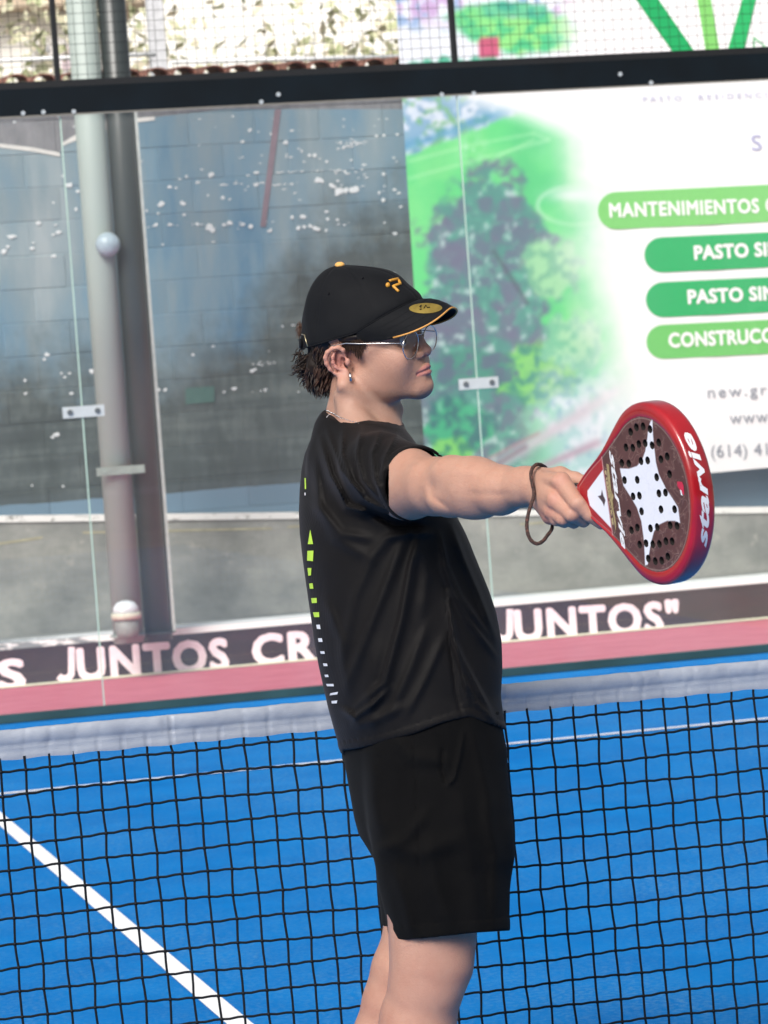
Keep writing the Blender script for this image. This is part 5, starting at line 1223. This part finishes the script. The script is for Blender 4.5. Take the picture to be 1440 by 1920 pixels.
HS.ell(hh(6, 44, 0), (50, 30, 79.5), HB, k=10)
def hsd(P):
    q = hloc(P); return -5.5*(fbm(q[:, 0]+q[:, 2]*.8, q[:, 1]-q[:, 2]*.3, 13, 3, 6)-.42)
HS.add(hsd, (0, 0, 0), 1e6, 1, 'd')
# clear the ears and hairline in front
for sg in (1, -1):
    HS.ell(HO+F_*(hloc(hp(634, 678, 82))[0]+2)+U_*(hloc(hp(634, 678, 82))[1]-2)+L_*82*sg, (24, 33, 24), HB, k=5, op='s')
HS.add(lambda P: (lambda q: np.where(q[:, 0] > -28, 27-q[:, 1]+(q[:, 0]+10)*.12, -99))(hloc(P)), (0, 0, 0), 1e6, 2, 'i')
HS.add(lambda P: (lambda q: q[:, 0]-46)(hloc(P)), (0, 0, 0), 1e6, 2, 'i')
HS.add(lambda P: (lambda q: q[:, 1]-62-np.maximum(0, q[:, 0])*.4+np.maximum(0, -q[:, 0])*.18)(hloc(P)), (0, 0, 0), 1e6, 2, 'i')
Vhr, Qhr = polygonize(HS, hh(0, 0, 0)-[170, 150, 150], hh(0, 0, 0)+[150, 120, 150], 2.6)
hb_t = bvh(Vhr, Qhr); cands = Vhr[rng.permutation(len(Vhr))]
cnt = 0
for p_ in cands:
    f, u, l = hloc(p_)
    if u > 40 and f < 20: continue
    h_ = hb_t.find_nearest(Vector(p_)); n_ = np.array(h_[1]);
    if f > -20: 
        if cnt % 5: cnt += 1; continue
        ln = hb_rng.uniform(7, 13); cu = .8; d0 = -U_*.8+n_*.25-F_*.2; r = .55
    else:
        sw = fbm(np.array([f*1.+l*.8]), np.array([u*1.-l*.3]), 26, 2, 61)[0]-.5; cg = fbm(np.array([f+l*.9]), np.array([u*.8]), 11, 2, 71)[0]; ln = hb_rng.uniform(20, 31); cu = 4.2; d0 = n_*.10-U_*1.0+F_*(1.9*sw-.25)+L_*sw*.5; r = hb_rng.uniform(.8, 1.7)
    base = np.array([.013, .0066, .0045])*hb_rng.uniform(.7, 1.5)
    if f <= -20: base = base*(.7+9*max(0, cg-.44))
    lock(p_-n_*1.5, d0, ln, cu, r, tuple(base), phase=(None if f > -20 else .09*u+.06*f+9*sw)); cnt += 1
    if cnt > 1700: break
# flicked curls at the nape and the tuft in the cap opening
for (px0, py0, dx, dy, n) in ((572, 672, -18, 14, 34), (566, 690, -16, 4, 26), (577, 705, -10, 10, 22), (590, 712, -3, 8, 26), (604, 720, 2, 8, 20), (564, 660, -6, 8, 12)):
    for _ in range(n):
        l0_ = hb_rng.uniform(-25, 45); root = hp(px0+hb_rng.uniform(-6, 8), py0+hb_rng.uniform(-8, 8), l0_); d0 = np.array([dx+hb_rng.uniform(-6, 6), -dy+hb_rng.uniform(-7, 7), hb_rng.uniform(-6, 6)], float)
        lock(root, d0, hb_rng.uniform(12, 20), hb_rng.uniform(2.0, 4.0), hb_rng.uniform(.8, 1.5), tuple(np.array([.018, .010, .0065])*hb_rng.uniform(.5, 2.0)), .1)
for _ in range(60):
    root = hp(563+hb_rng.uniform(-1, 8), 612+hb_rng.uniform(-9, 10), hb_rng.uniform(-22, 14)); lock(root, np.array([-6, -5, 0.])+rng.normal(0, 2, 3), hb_rng.uniform(10, 17), 1.6, .6, tuple(np.array([.06, .03, .018])*hb_rng.uniform(.5, 1.6)), .9)
sb = [(644, 644), (650, 643), (656, 640), (662, 640), (668, 641), (674, 641), (655, 646), (662, 650), (668, 656), (673, 662), (667, 646), (676, 650), (682, 644), (650, 648)]
for _ in range(420):
    a = hb_rng.choice(sb); l0_ = 75.5; root = hp(a[0]+hb_rng.uniform(-4, 4), a[1]+hb_rng.uniform(-5, 4), l0_)
    lock(root, -U_*.9+F_*.1+L_*.05, hb_rng.uniform(6, 13), .6, .45, tuple(np.array([.03, .016, .010])*hb_rng.uniform(.5, 1.8)), .1, 3, 6)
HVn = np.concatenate([Vhr, np.array(HV)]); HFn = np.concatenate([Qhr, np.array(HF)+len(Vhr)]); HCn = np.concatenate([np.tile([.010, .0055, .0038], (len(Vhr), 1)), np.array(HC)])
mesh_obj('hair', to_world(HVn), HFn, M_hair, person, True, HCn)


# fingernail on the index tip
ip = pt(1126, 982.5, 690); d1 = unit(pt(1127, 983, 682)-pt(1106, 966, 688)); nn = unit(np.array([.35, .45, .85])-d1*(np.array([.35, .45, .85])@d1)); sd2 = np.cross(d1, nn); V = []
for i in range(7):
    for j in range(6):
        a = (j/5-.5)*9.0; b_ = (i/6-.5)*2; V.append(pt(1127, 983, 682)-d1*3+d1*a+sd2*b_*5.0+nn*(7.9+.3-1.9*b_*b_-.05*max(a, 0)**2))
wmesh('fingernail', np.array(V), [(i*6+j, (i+1)*6+j, (i+1)*6+j+1, i*6+j+1) for i in range(6) for j in range(5)], mat('nail', (.56, .36, .31), .3), person)
# ================================================================ RACKET
RA = unit((.50, -.005, .866)); RB = np.array([-.12, .99, .07]); RB = unit(RB-RA*(RB@RA)); RN = np.cross(RA, RB)
if RN[2] < 0: RN = -RN
T0 = pt(1102, 926, 665)
def rk(a, b_, n=0.0): return T0+RA*a+RB*b_+RN*n
def rinv(px, py, n=19.0):                 # picture point -> (along, across) on the racket's face plane
    P0 = pt(px, py, 0); P1 = pt(px, py, 1000); d_ = P1-P0; s = (n-(P0-T0)@RN)/(d_@RN); q = P0+d_*s-T0; return q@RA, q@RB
q = np.linspace(0, 2*math.pi, 160, endpoint=False)
pts_ = [(188+112*math.cos(t_), 134*math.sin(t_)+2) for t_ in q]+[(0, 16), (0, -16)]
pts_ = sorted(set(pts_))
def cross(o, a, b_): return (a[0]-o[0])*(b_[1]-o[1])-(a[1]-o[1])*(b_[0]-o[0])
lo_, up_ = [], []
for p_ in pts_:
    while len(lo_) > 1 and cross(lo_[-2], lo_[-1], p_) <= 0: lo_.pop()
    lo_.append(p_)
for p_ in pts_[::-1]:
    while len(up_) > 1 and cross(up_[-2], up_[-1], p_) <= 0: up_.pop()
    up_.append(p_)
hull = np.array(lo_[:-1]+up_[:-1])
# resample evenly and ease the throat inwards a little
seg_ = np.linalg.norm(np.roll(hull, -1, 0)-hull, axis=1); cum = np.concatenate([[0], np.cumsum(seg_)]); tt = np.linspace(0, cum[-1], 241)[:-1]
hc = np.vstack([hull, hull[:1]]); OUT = np.stack([np.interp(tt, cum, hc[:, 0]), np.interp(tt, cum, hc[:, 1])], -1)
OUT[:, 1] *= 1-.10*np.exp(-((OUT[:, 0]-62)/38)**2)
tan_ = np.roll(OUT, -1, 0)-np.roll(OUT, 1, 0); tan_ /= np.linalg.norm(tan_, axis=1)[:, None]; nor_ = np.stack([tan_[:, 1], -tan_[:, 0]], -1)
if ((nor_*(OUT-OUT.mean(0))).sum(1)).mean() < 0: nor_ = -nor_
racket = empty('padel_racket', to_world([rk(0, 0, 0)])[0], 'red padel racket with white star on its perforated face held in outstretched hand', 'racket')
prof = [(11.5, 18.3), (9.5, 19.4), (6, 19.2), (3, 18.2), (1.1, 16.2), (.3, 13), (0, 8), (0, -8), (.3, -13), (1.1, -16.2), (3, -18.2), (6, -19.2), (9.5, -19.4), (11.5, -18.3)]
V = []; nO = len(OUT)
for ins, n in prof:
    for p_, nn in zip(OUT, nor_): a, b_ = p_-nn*ins*(1+.85*min(1, abs(p_[1])/134)**2)*(.42+.58*float(sst(40, 120, p_[0]))); V.append(rk(a, b_, n))
Fs = [(j*nO+k, j*nO+(k+1) % nO, (j+1)*nO+(k+1) % nO, (j+1)*nO+k) for j in range(len(prof)-1) for k in range(nO)]
ori = np.cross(V[1]-V[0], V[nO]-V[0])@RN
m, t, b = new_mat('red lacquer'); P_ = position(t)
c = ramp(t, noise(t, P_, 7, 4, .6), [(.3, srgb(140, 12, 22)), (.7, srgb(176, 20, 30))]); c = mixc(t, ramp(t, noise(t, P_, 60, 6, .75, (3, .4, 1)), [(.66, gray(0)), (.72, gray(.5))]), c, srgb(205, 120, 120)); t.links.new(c, b.inputs['Base Color'])
b.inputs['Roughness'].default_value = .28; b.inputs['Coat Weight'].default_value = .8; b.inputs['Coat Roughness'].default_value = .06
bump(t, b, noise(t, P_, 60, 3, .6), .05, .001); M_red = m
frame = wmesh('frame', np.array(V), Fs, M_red, racket); fV, fF = np.array(V), Fs
bm = bmesh.new(); bm.from_mesh(frame.data); bmesh.ops.recalc_face_normals(bm, faces=bm.faces)
bm.to_mesh(frame.data); bm.free()
# face plates with real holes
C4 = lambda x, y: (1100+x/5.3346, 740+y/5.3346)
HP_ = [(437,372),(495,327),(562,318),(631,345),(391,528),(459,532),(519,495),(583,486),(652,507),(718,480),(349,683),(418,688),(541,665),(607,658),(740,646),(803,619),(376,855),(503,852),(697,826),(826,796),(462,1018),(525,1011),(720,988),(785,980),(546,1168),(741,1147),(877,1146),(421,1188),(446,1356),(505,1330),(636,1337),(703,1325),(832,1306),(901,1312),(528,1500),(592,1487),(659,1496),(725,1494),(790,1466),(852,1468),(613,1640),(684,1666),(748,1660),(809,1620)]
HC_ = np.array([rinv(*C4(*h_)) for h_ in HP_]); print('holes a', HC_[:, 0].min(), HC_[:, 0].max(), 'b', HC_[:, 1].min(), HC_[:, 1].max(), 'face right', rinv(*C4(1020, 1100)), 'left', rinv(*C4(190, 650)), 'top', rinv(*C4(600, 205)), 'bot', rinv(*C4(760, 1770)))
HRAD = 5.9; g_ = 1.05
aa = np.arange(0, 322, g_); bb_ = np.arange(-130, 130.1, g_); GA, GB_ = np.meshgrid(aa, bb_, indexing='ij')
ins_poly = OUT-nor_*11.6*(1+.85*np.minimum(1, np.abs(OUT[:, 1:2])/134)**2)*(.42+.58*sst(40, 120, OUT[:, :1]))
def in_poly(x, y, poly):
    c = np.zeros(x.shape, bool); n = len(poly); j = n-1
    for i in range(n):
        xi, yi = poly[i]; xj, yj = poly[j]; k = ((yi > y) != (yj > y)); 
        with np.errstate(divide='ignore', invalid='ignore'): c ^= k & (x < (xj-xi)*(y-yi)/(yj-yi)+xi)
        j = i
    return c
def poly_d(x, y, poly):
    d = np.full(x.shape, 1e9); n = len(poly)
    for i in range(n):
        a = np.array(poly[i]); b_ = np.array(poly[(i+1) % n]); ab = b_-a; h = np.clip(((x-a[0])*ab[0]+(y-a[1])*ab[1])/(ab@ab+1e-9), 0, 1); d = np.minimum(d, np.hypot(x-a[0]-h*ab[0], y-a[1]-h*ab[1]))
    return d
def sd_poly(x, y, poly): return np.where(in_poly(x, y, poly), -1, 1)*poly_d(x, y, poly)
x, y = GA.ravel().copy(), GB_.ravel().copy()
sdo = sd_poly(x, y, ins_poly[::2])
def pp(L): return [rinv(*C4(*p_)) for p_ in L]
STAR = pp([(655,252),(660,400),(672,520),(690,680),(720,800),(790,940),(860,1045),(912,1130),(932,1285),(880,1262),(800,1262),(720,1300),(670,1370),(640,1480),(620,1600),(608,1700),(582,1708),(578,1600),(570,1450),(545,1270),(500,1130),(430,1010),(365,910),(330,738),(420,742),(500,715),(550,660),(585,560),(605,430),(615,330),(640,262)])
TRI = pp([(6,962),(160,752),(243,1335),(30,1110),(6,1010)]); TST = pp([(150,948),(163,1005),(186,1055),(172,1118),(152,1072),(108,1015),(140,1006)])
TLINE = [rinv(*C4(160, 752)), rinv(*C4(243, 1335))]
sds = sd_poly(x, y, STAR); sdt = sd_poly(x, y, TRI); sdts = sd_poly(x, y, TST)
av = lambda s: 1-sst(-.7, .7, s)
colf = np.tile(np.array([.085, .030, .028]), (len(x), 1))
nz = fbm(x, y, 4, 2, 21); colf *= (.75+.5*fbm(x, y, 30, 3, 5))[:, None]
wv_ = .5+.5*np.sin(x*2.2)*np.sin(y*2.2); colf *= (.82+.36*wv_)[:, None]
# raised wave pattern with its ridges painted lighter
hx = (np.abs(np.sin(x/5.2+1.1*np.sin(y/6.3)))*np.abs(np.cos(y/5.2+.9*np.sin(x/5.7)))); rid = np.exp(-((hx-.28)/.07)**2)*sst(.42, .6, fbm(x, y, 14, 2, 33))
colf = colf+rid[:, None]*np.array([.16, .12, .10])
a0 = (TLINE[0][0]+TLINE[1][0])/2
band = x-(TLINE[0][0]+(y-TLINE[0][1])*(TLINE[1][0]-TLINE[0][0])/(TLINE[1][1]-TLINE[0][1]))
redm = av(band-2.5); colf = colf*(1-redm[:, None])+np.array([.33, .012, .02])*redm[:, None]
lm_ = av(np.abs(band-1.2)-.8); colf = colf*(1-lm_[:, None])+np.array([.5, .30, .30])*lm_[:, None]
lm_ = av(np.abs(band-6)-2.4)*av(np.abs(y)-44)*sst(.4, .6, fbm(x, y, 3.2, 2, 8)); colf = colf*(1-lm_[:, None])+np.array([.42, .33, .17])*lm_[:, None]
wm_ = av(sds); wcol = np.array([.72, .73, .80])*(1-.10*rid[:, None]); colf = colf*(1-wm_[:, None])+wcol*wm_[:, None]
wm_ = av(sdt); colf = colf*(1-wm_[:, None])+np.array([.74, .75, .82])*wm_[:, None]
wm_ = av(sdts); colf = colf*(1-wm_[:, None])+np.array([.05, .03, .04])*wm_[:, None]
rg = av(np.abs(sdo+1.5)-.5); colf = colf*(1-rg[:, None]*.5)+np.array([.5, .35, .3])*rg[:, None]*.5
# snap grid points near the rim of each hole onto its circle, drop cells inside
vx, vy = x.copy(), y.copy(); inside_h = np.zeros(len(x), bool)
for (ha, hb2) in HC_:
    d = np.hypot(x-ha, y-hb2); near = np.abs(d-HRAD) < g_*.75
    vx[near] = ha+(x[near]-ha)/d[near]*HRAD; vy[near] = hb2+(y[near]-hb2)/d[near]*HRAD; inside_h |= d < HRAD-g_*.75
near = np.abs(sdo) < g_*.8
idx = np.arange(len(x)).reshape(len(aa), len(bb_)); Q4 = np.stack([idx[:-1, :-1], idx[1:, :-1], idx[1:, 1:], idx[:-1, 1:]], -1).reshape(-1, 4)
cx_ = x[Q4].mean(1); cy_ = y[Q4].mean(1); ok = (sdo[Q4].max(1) < 1.6) & ~(inside_h[Q4].any(1))
for (ha, hb2) in HC_: ok &= np.hypot(cx_-ha, cy_-hb2) > HRAD-.15
Q4 = Q4[ok]; used = np.unique(Q4); rem = -np.ones(len(x), int); rem[used] = np.arange(len(used)); Q4 = rem[Q4]
hgt = 18.5+.28*rid
m, t, b = new_mat('printed racket face'); at = t.nodes.new('ShaderNodeAttribute'); at.attribute_name = 'paint'; t.links.new(at.outputs['Color'], b.inputs['Base Color'])
b.inputs['Roughness'].default_value = .38; b.inputs['Coat Weight'].default_value = .3; bump(t, b, noise(t, position(t), 900, 2, .5), .2, .0006)
VF = T0+np.outer(vx[used], RA)+np.outer(vy[used], RB)+np.outer(hgt[used], RN)
fq = Q4 if np.cross(RA, RB)@RN > 0 else Q4[:, ::-1]
face = mesh_obj('front_face', to_world(VF), fq, m, racket, False, colf[used])
VF2 = T0+np.outer(vx[used], RA)+np.outer(vy[used], RB)-np.outer(hgt[used], RN)
mesh_obj('back_face', to_world(VF2), fq[:, ::-1], m, racket, False, colf[used])
M_foam = mat('dark foam core', (.008, .006, .006), .9)
mb = MB()
for (ha, hb2) in HC_:
    n = 20; V = []
    for s in (18.45, -18.45):
        for k in range(n): t_ = 2*math.pi*k/n; V.append(to_world([rk(ha+math.cos(t_)*(HRAD+.25), hb2+math.sin(t_)*(HRAD+.25), s)])[0])
    MB().add(V, [(k, (k+1) % n, n+(k+1) % n, n+k) for k in range(n)]).build('hole', M_foam, racket, True)
# lettering
M_wl = mat('white lettering ink', (.74, .74, .76), .4, var=.03)
bt5 = bvh(fV, fF)
TV, TF = text_mesh('starvie', .03, .28, 1.03)
bm = bmesh.new()
for v in TV: bm.verts.new((v[0], v[1], 0))
bm.verts.ensure_lookup_table()
for f in TF:
    try: bm.faces.new([bm.verts[i] for i in f])
    except ValueError: pass
bmesh.ops.triangulate(bm, faces=bm.faces); bmesh.ops.subdivide_edges(bm, edges=bm.edges, cuts=2, use_grid_fill=True)
bm.verts.ensure_lookup_table(); TV2 = np.array([v.co[:2] for v in bm.verts]); bm.verts.index_update(); TF2 = [tuple(v.index for v in f.verts) for f in bm.faces]; bm.free()
sN = (TV2[:, 0]-TV2[:, 0].min())/(TV2[:, 0].max()-TV2[:, 0].min()); tN = TV2[:, 1]/.74
base_p = np.array([(1192, 1530), (1216, 1330), (1220, 1120), (1202, 920), (1166, 730), (1108, 550), (1030, 365)], float); top_p = np.array([(1108, 1500), (1112, 1330), (1112, 1120), (1094, 930), (1060, 770), (1008, 590), (925, 400)], float)
ss = np.linspace(0, 1, 7); px_b = np.interp(sN, ss, base_p[:, 0]); py_b = np.interp(sN, ss, base_p[:, 1]); px_t = np.interp(sN, ss, top_p[:, 0]); py_t = np.interp(sN, ss, top_p[:, 1])
V = []; good = []
for i in range(len(sN)):
    k = tN[i]; p_ = C4(px_b[i]+(px_t[i]-px_b[i])*k, py_b[i]+(py_t[i]-py_b[i])*k); r_ = drape(bt5, p_[0], p_[1], .35); good.append(r_ is not None); V.append(r_ if r_ is not None else rk(0, 0, 0))
TF3 = [f for f in TF2 if all(good[i] for i in f)]

if TF3: wmesh('rim_lettering', np.array(V), TF3, M_wl, frame, False)
def facetext(body, pa, pb, capv, bold, shear, sp, mt):
    TVv, TFv = text_mesh(body, bold, shear, sp); s_ = (TVv[:, 0]-TVv[:, 0].min())/(TVv[:, 0].max()-TVv[:, 0].min())
    A_ = np.array(rinv(*C4(*pa))); B_ = np.array(rinv(*C4(*pb))); c_ = np.array(rinv(*C4(pa[0]+capv[0], pa[1]+capv[1])))-A_
    ab = A_+np.outer(s_, B_-A_)+np.outer(TVv[:, 1]/.74, c_)
    wmesh('lettering', np.array([rk(a, b_, 19.05) for a, b_ in ab]), TFv, mt, face, False)
facetext('starvie', (224, 552), (352, 1545), (58, 22), .03, .3, 1.0, M_wl)
M_gd = mat('gold ink', (.40, .31, .15), .4, .3, var=.3, scale=200)
def facepoly(L, mt, n=19.0): wmesh('print_mark', np.array([rk(*rinv(*C4(*p_)), n) for p_ in L]), [tuple(range(len(L)))], mt, face, False)
facepoly([(196, 690), (222, 700), (246, 960), (270, 1012), (262, 1060), (268, 1130), (296, 1300), (290, 1370), (262, 1180), (236, 1060), (216, 1010), (222, 950)], M_gd)
facepoly([(905, 868), (955, 872), (970, 915), (975, 1005), (950, 985), (925, 940), (908, 915)], mat('red ink', (.5, .02, .06), .4), 19.1)
facepoly([(934, 950), (946, 955), (962, 1010), (944, 1004)], M_wl, 19.15)
# grip, collar, cord
mb = MB(); V = []; n8 = 8
for a, s in ((-124, 1.08), (-121, 1.12), (-112, 1.0), (-60, 1.0), (-12, .98)):
    for k in range(n8): t_ = 2*math.pi*(k+.5)/n8; V.append(to_world([rk(a, 17.5*s*math.cos(t_), 14.5*s*math.sin(t_))])[0])
Fs = [(j*n8+k, j*n8+(k+1) % n8, (j+1)*n8+(k+1) % n8, (j+1)*n8+k) for j in range(4) for k in range(n8)]+[tuple(range(n8))[::-1], tuple(4*n8+k for k in range(n8))]
mb.add(V, Fs).build('grip', mat('dark grip tape', (.02, .02, .022), .7, bump=.4, bscale=120), racket)
V = []
for a, rb_, rn_ in ((-12.2, 17.8, 15), (-7, 18.6, 16), (2, 18.5, 17.6), (6, 19.5, 18.2)):
    for k in range(24): t_ = 2*math.pi*k/24; V.append(to_world([rk(a, rb_*math.cos(t_), rn_*math.sin(t_))])[0])
MB().add(V, [(j*24+k, j*24+(k+1) % 24, (j+1)*24+(k+1) % 24, (j+1)*24+k) for j in range(3) for k in range(24)]+[tuple(range(24))[::-1], tuple(72+k for k in range(24))]).build('white_collar', mat('white collar', (.72, .73, .78), .35), racket, True)
CP = [(1036, 978, 604), (1034.5, 992, 616), (1027, 1003, 622), (1018.5, 1014, 642), (1007.5, 1019.5, 646), (996.5, 1014, 648), (989.5, 1000, 648), (987.8, 981, 647), (991, 962, 644), (996, 945, 640), (1000.5, 932, 636), (1000.8, 920, 634), (997, 902, 632), (995.5, 888, 626), (999, 877, 616), (1008, 870.5, 600), (1019, 874, 566), (1024, 882, 552), (1016, 910, 549), (1020, 905, 552)]
P_ = [pt(*c_) for c_ in CP]; dn = []
for i in range(len(P_)-1):
    p0, p1, p2, p3 = P_[max(i-1, 0)], P_[i], P_[i+1], P_[min(i+2, len(P_)-1)]
    for k in range(6):
        s = k/6; dn.append(.5*((2*p1)+(-p0+p2)*s+(2*p0-5*p1+4*p2-p3)*s*s+(-p0+3*p1-3*p2+p3)*s**3))
m, t, b = new_mat('braided cord'); tc = position(t)
vr = t.nodes.new('ShaderNodeTexVoronoi'); vr.inputs['Scale'].default_value = 380; t.links.new(tc, vr.inputs[0])
c = ramp(t, vr.outputs['Distance'], [(.25, (.030, .017, .013)), (.6, (.055, .026, .020)), (.85, (.14, .05, .035))]); t.links.new(c, b.inputs['Base Color']); b.inputs['Roughness'].default_value = .8
bump(t, b, vr.outputs['Distance'], .9, .0012)
MB().tube(to_world(dn), [.00285*(1+.05*math.sin(i*1.3)) for i in range(len(dn))], 10).build('wrist_cord', m, racket, True)


# building unseen behind the camera, put in to dull the glass reflection
bd = empty('added_shed', (2, -16.5, 0), 'unseen blue grey shed added behind the camera to dull the glass reflection', 'added_shed')
MB().box((-16, -22, -.01), (20, -16, 5.2)).build('wall', mat('added shed blue render', (.10, .15, .19), .85, var=.3, scale=.8), bd)
MB().box((-16.3, -22.3, 5.201), (20.3, -15.5, 5.35)).build('roof', mat('added shed roof sheet', (.25, .25, .26), .6), bd)
for k in range(5):
    x = -12+k*6.5; o = MB().box((x, -15.997, 1.2), (x+1.6, -15.95, 2.4)).build('window', mat('added shed grey frame', (.4, .4, .4), .6), bd); MB().box((x+.08, -15.949, 1.28), (x+1.52, -15.94, 2.32)).build('pane', mat('added shed dark pane', (.05, .06, .07), .1), o)
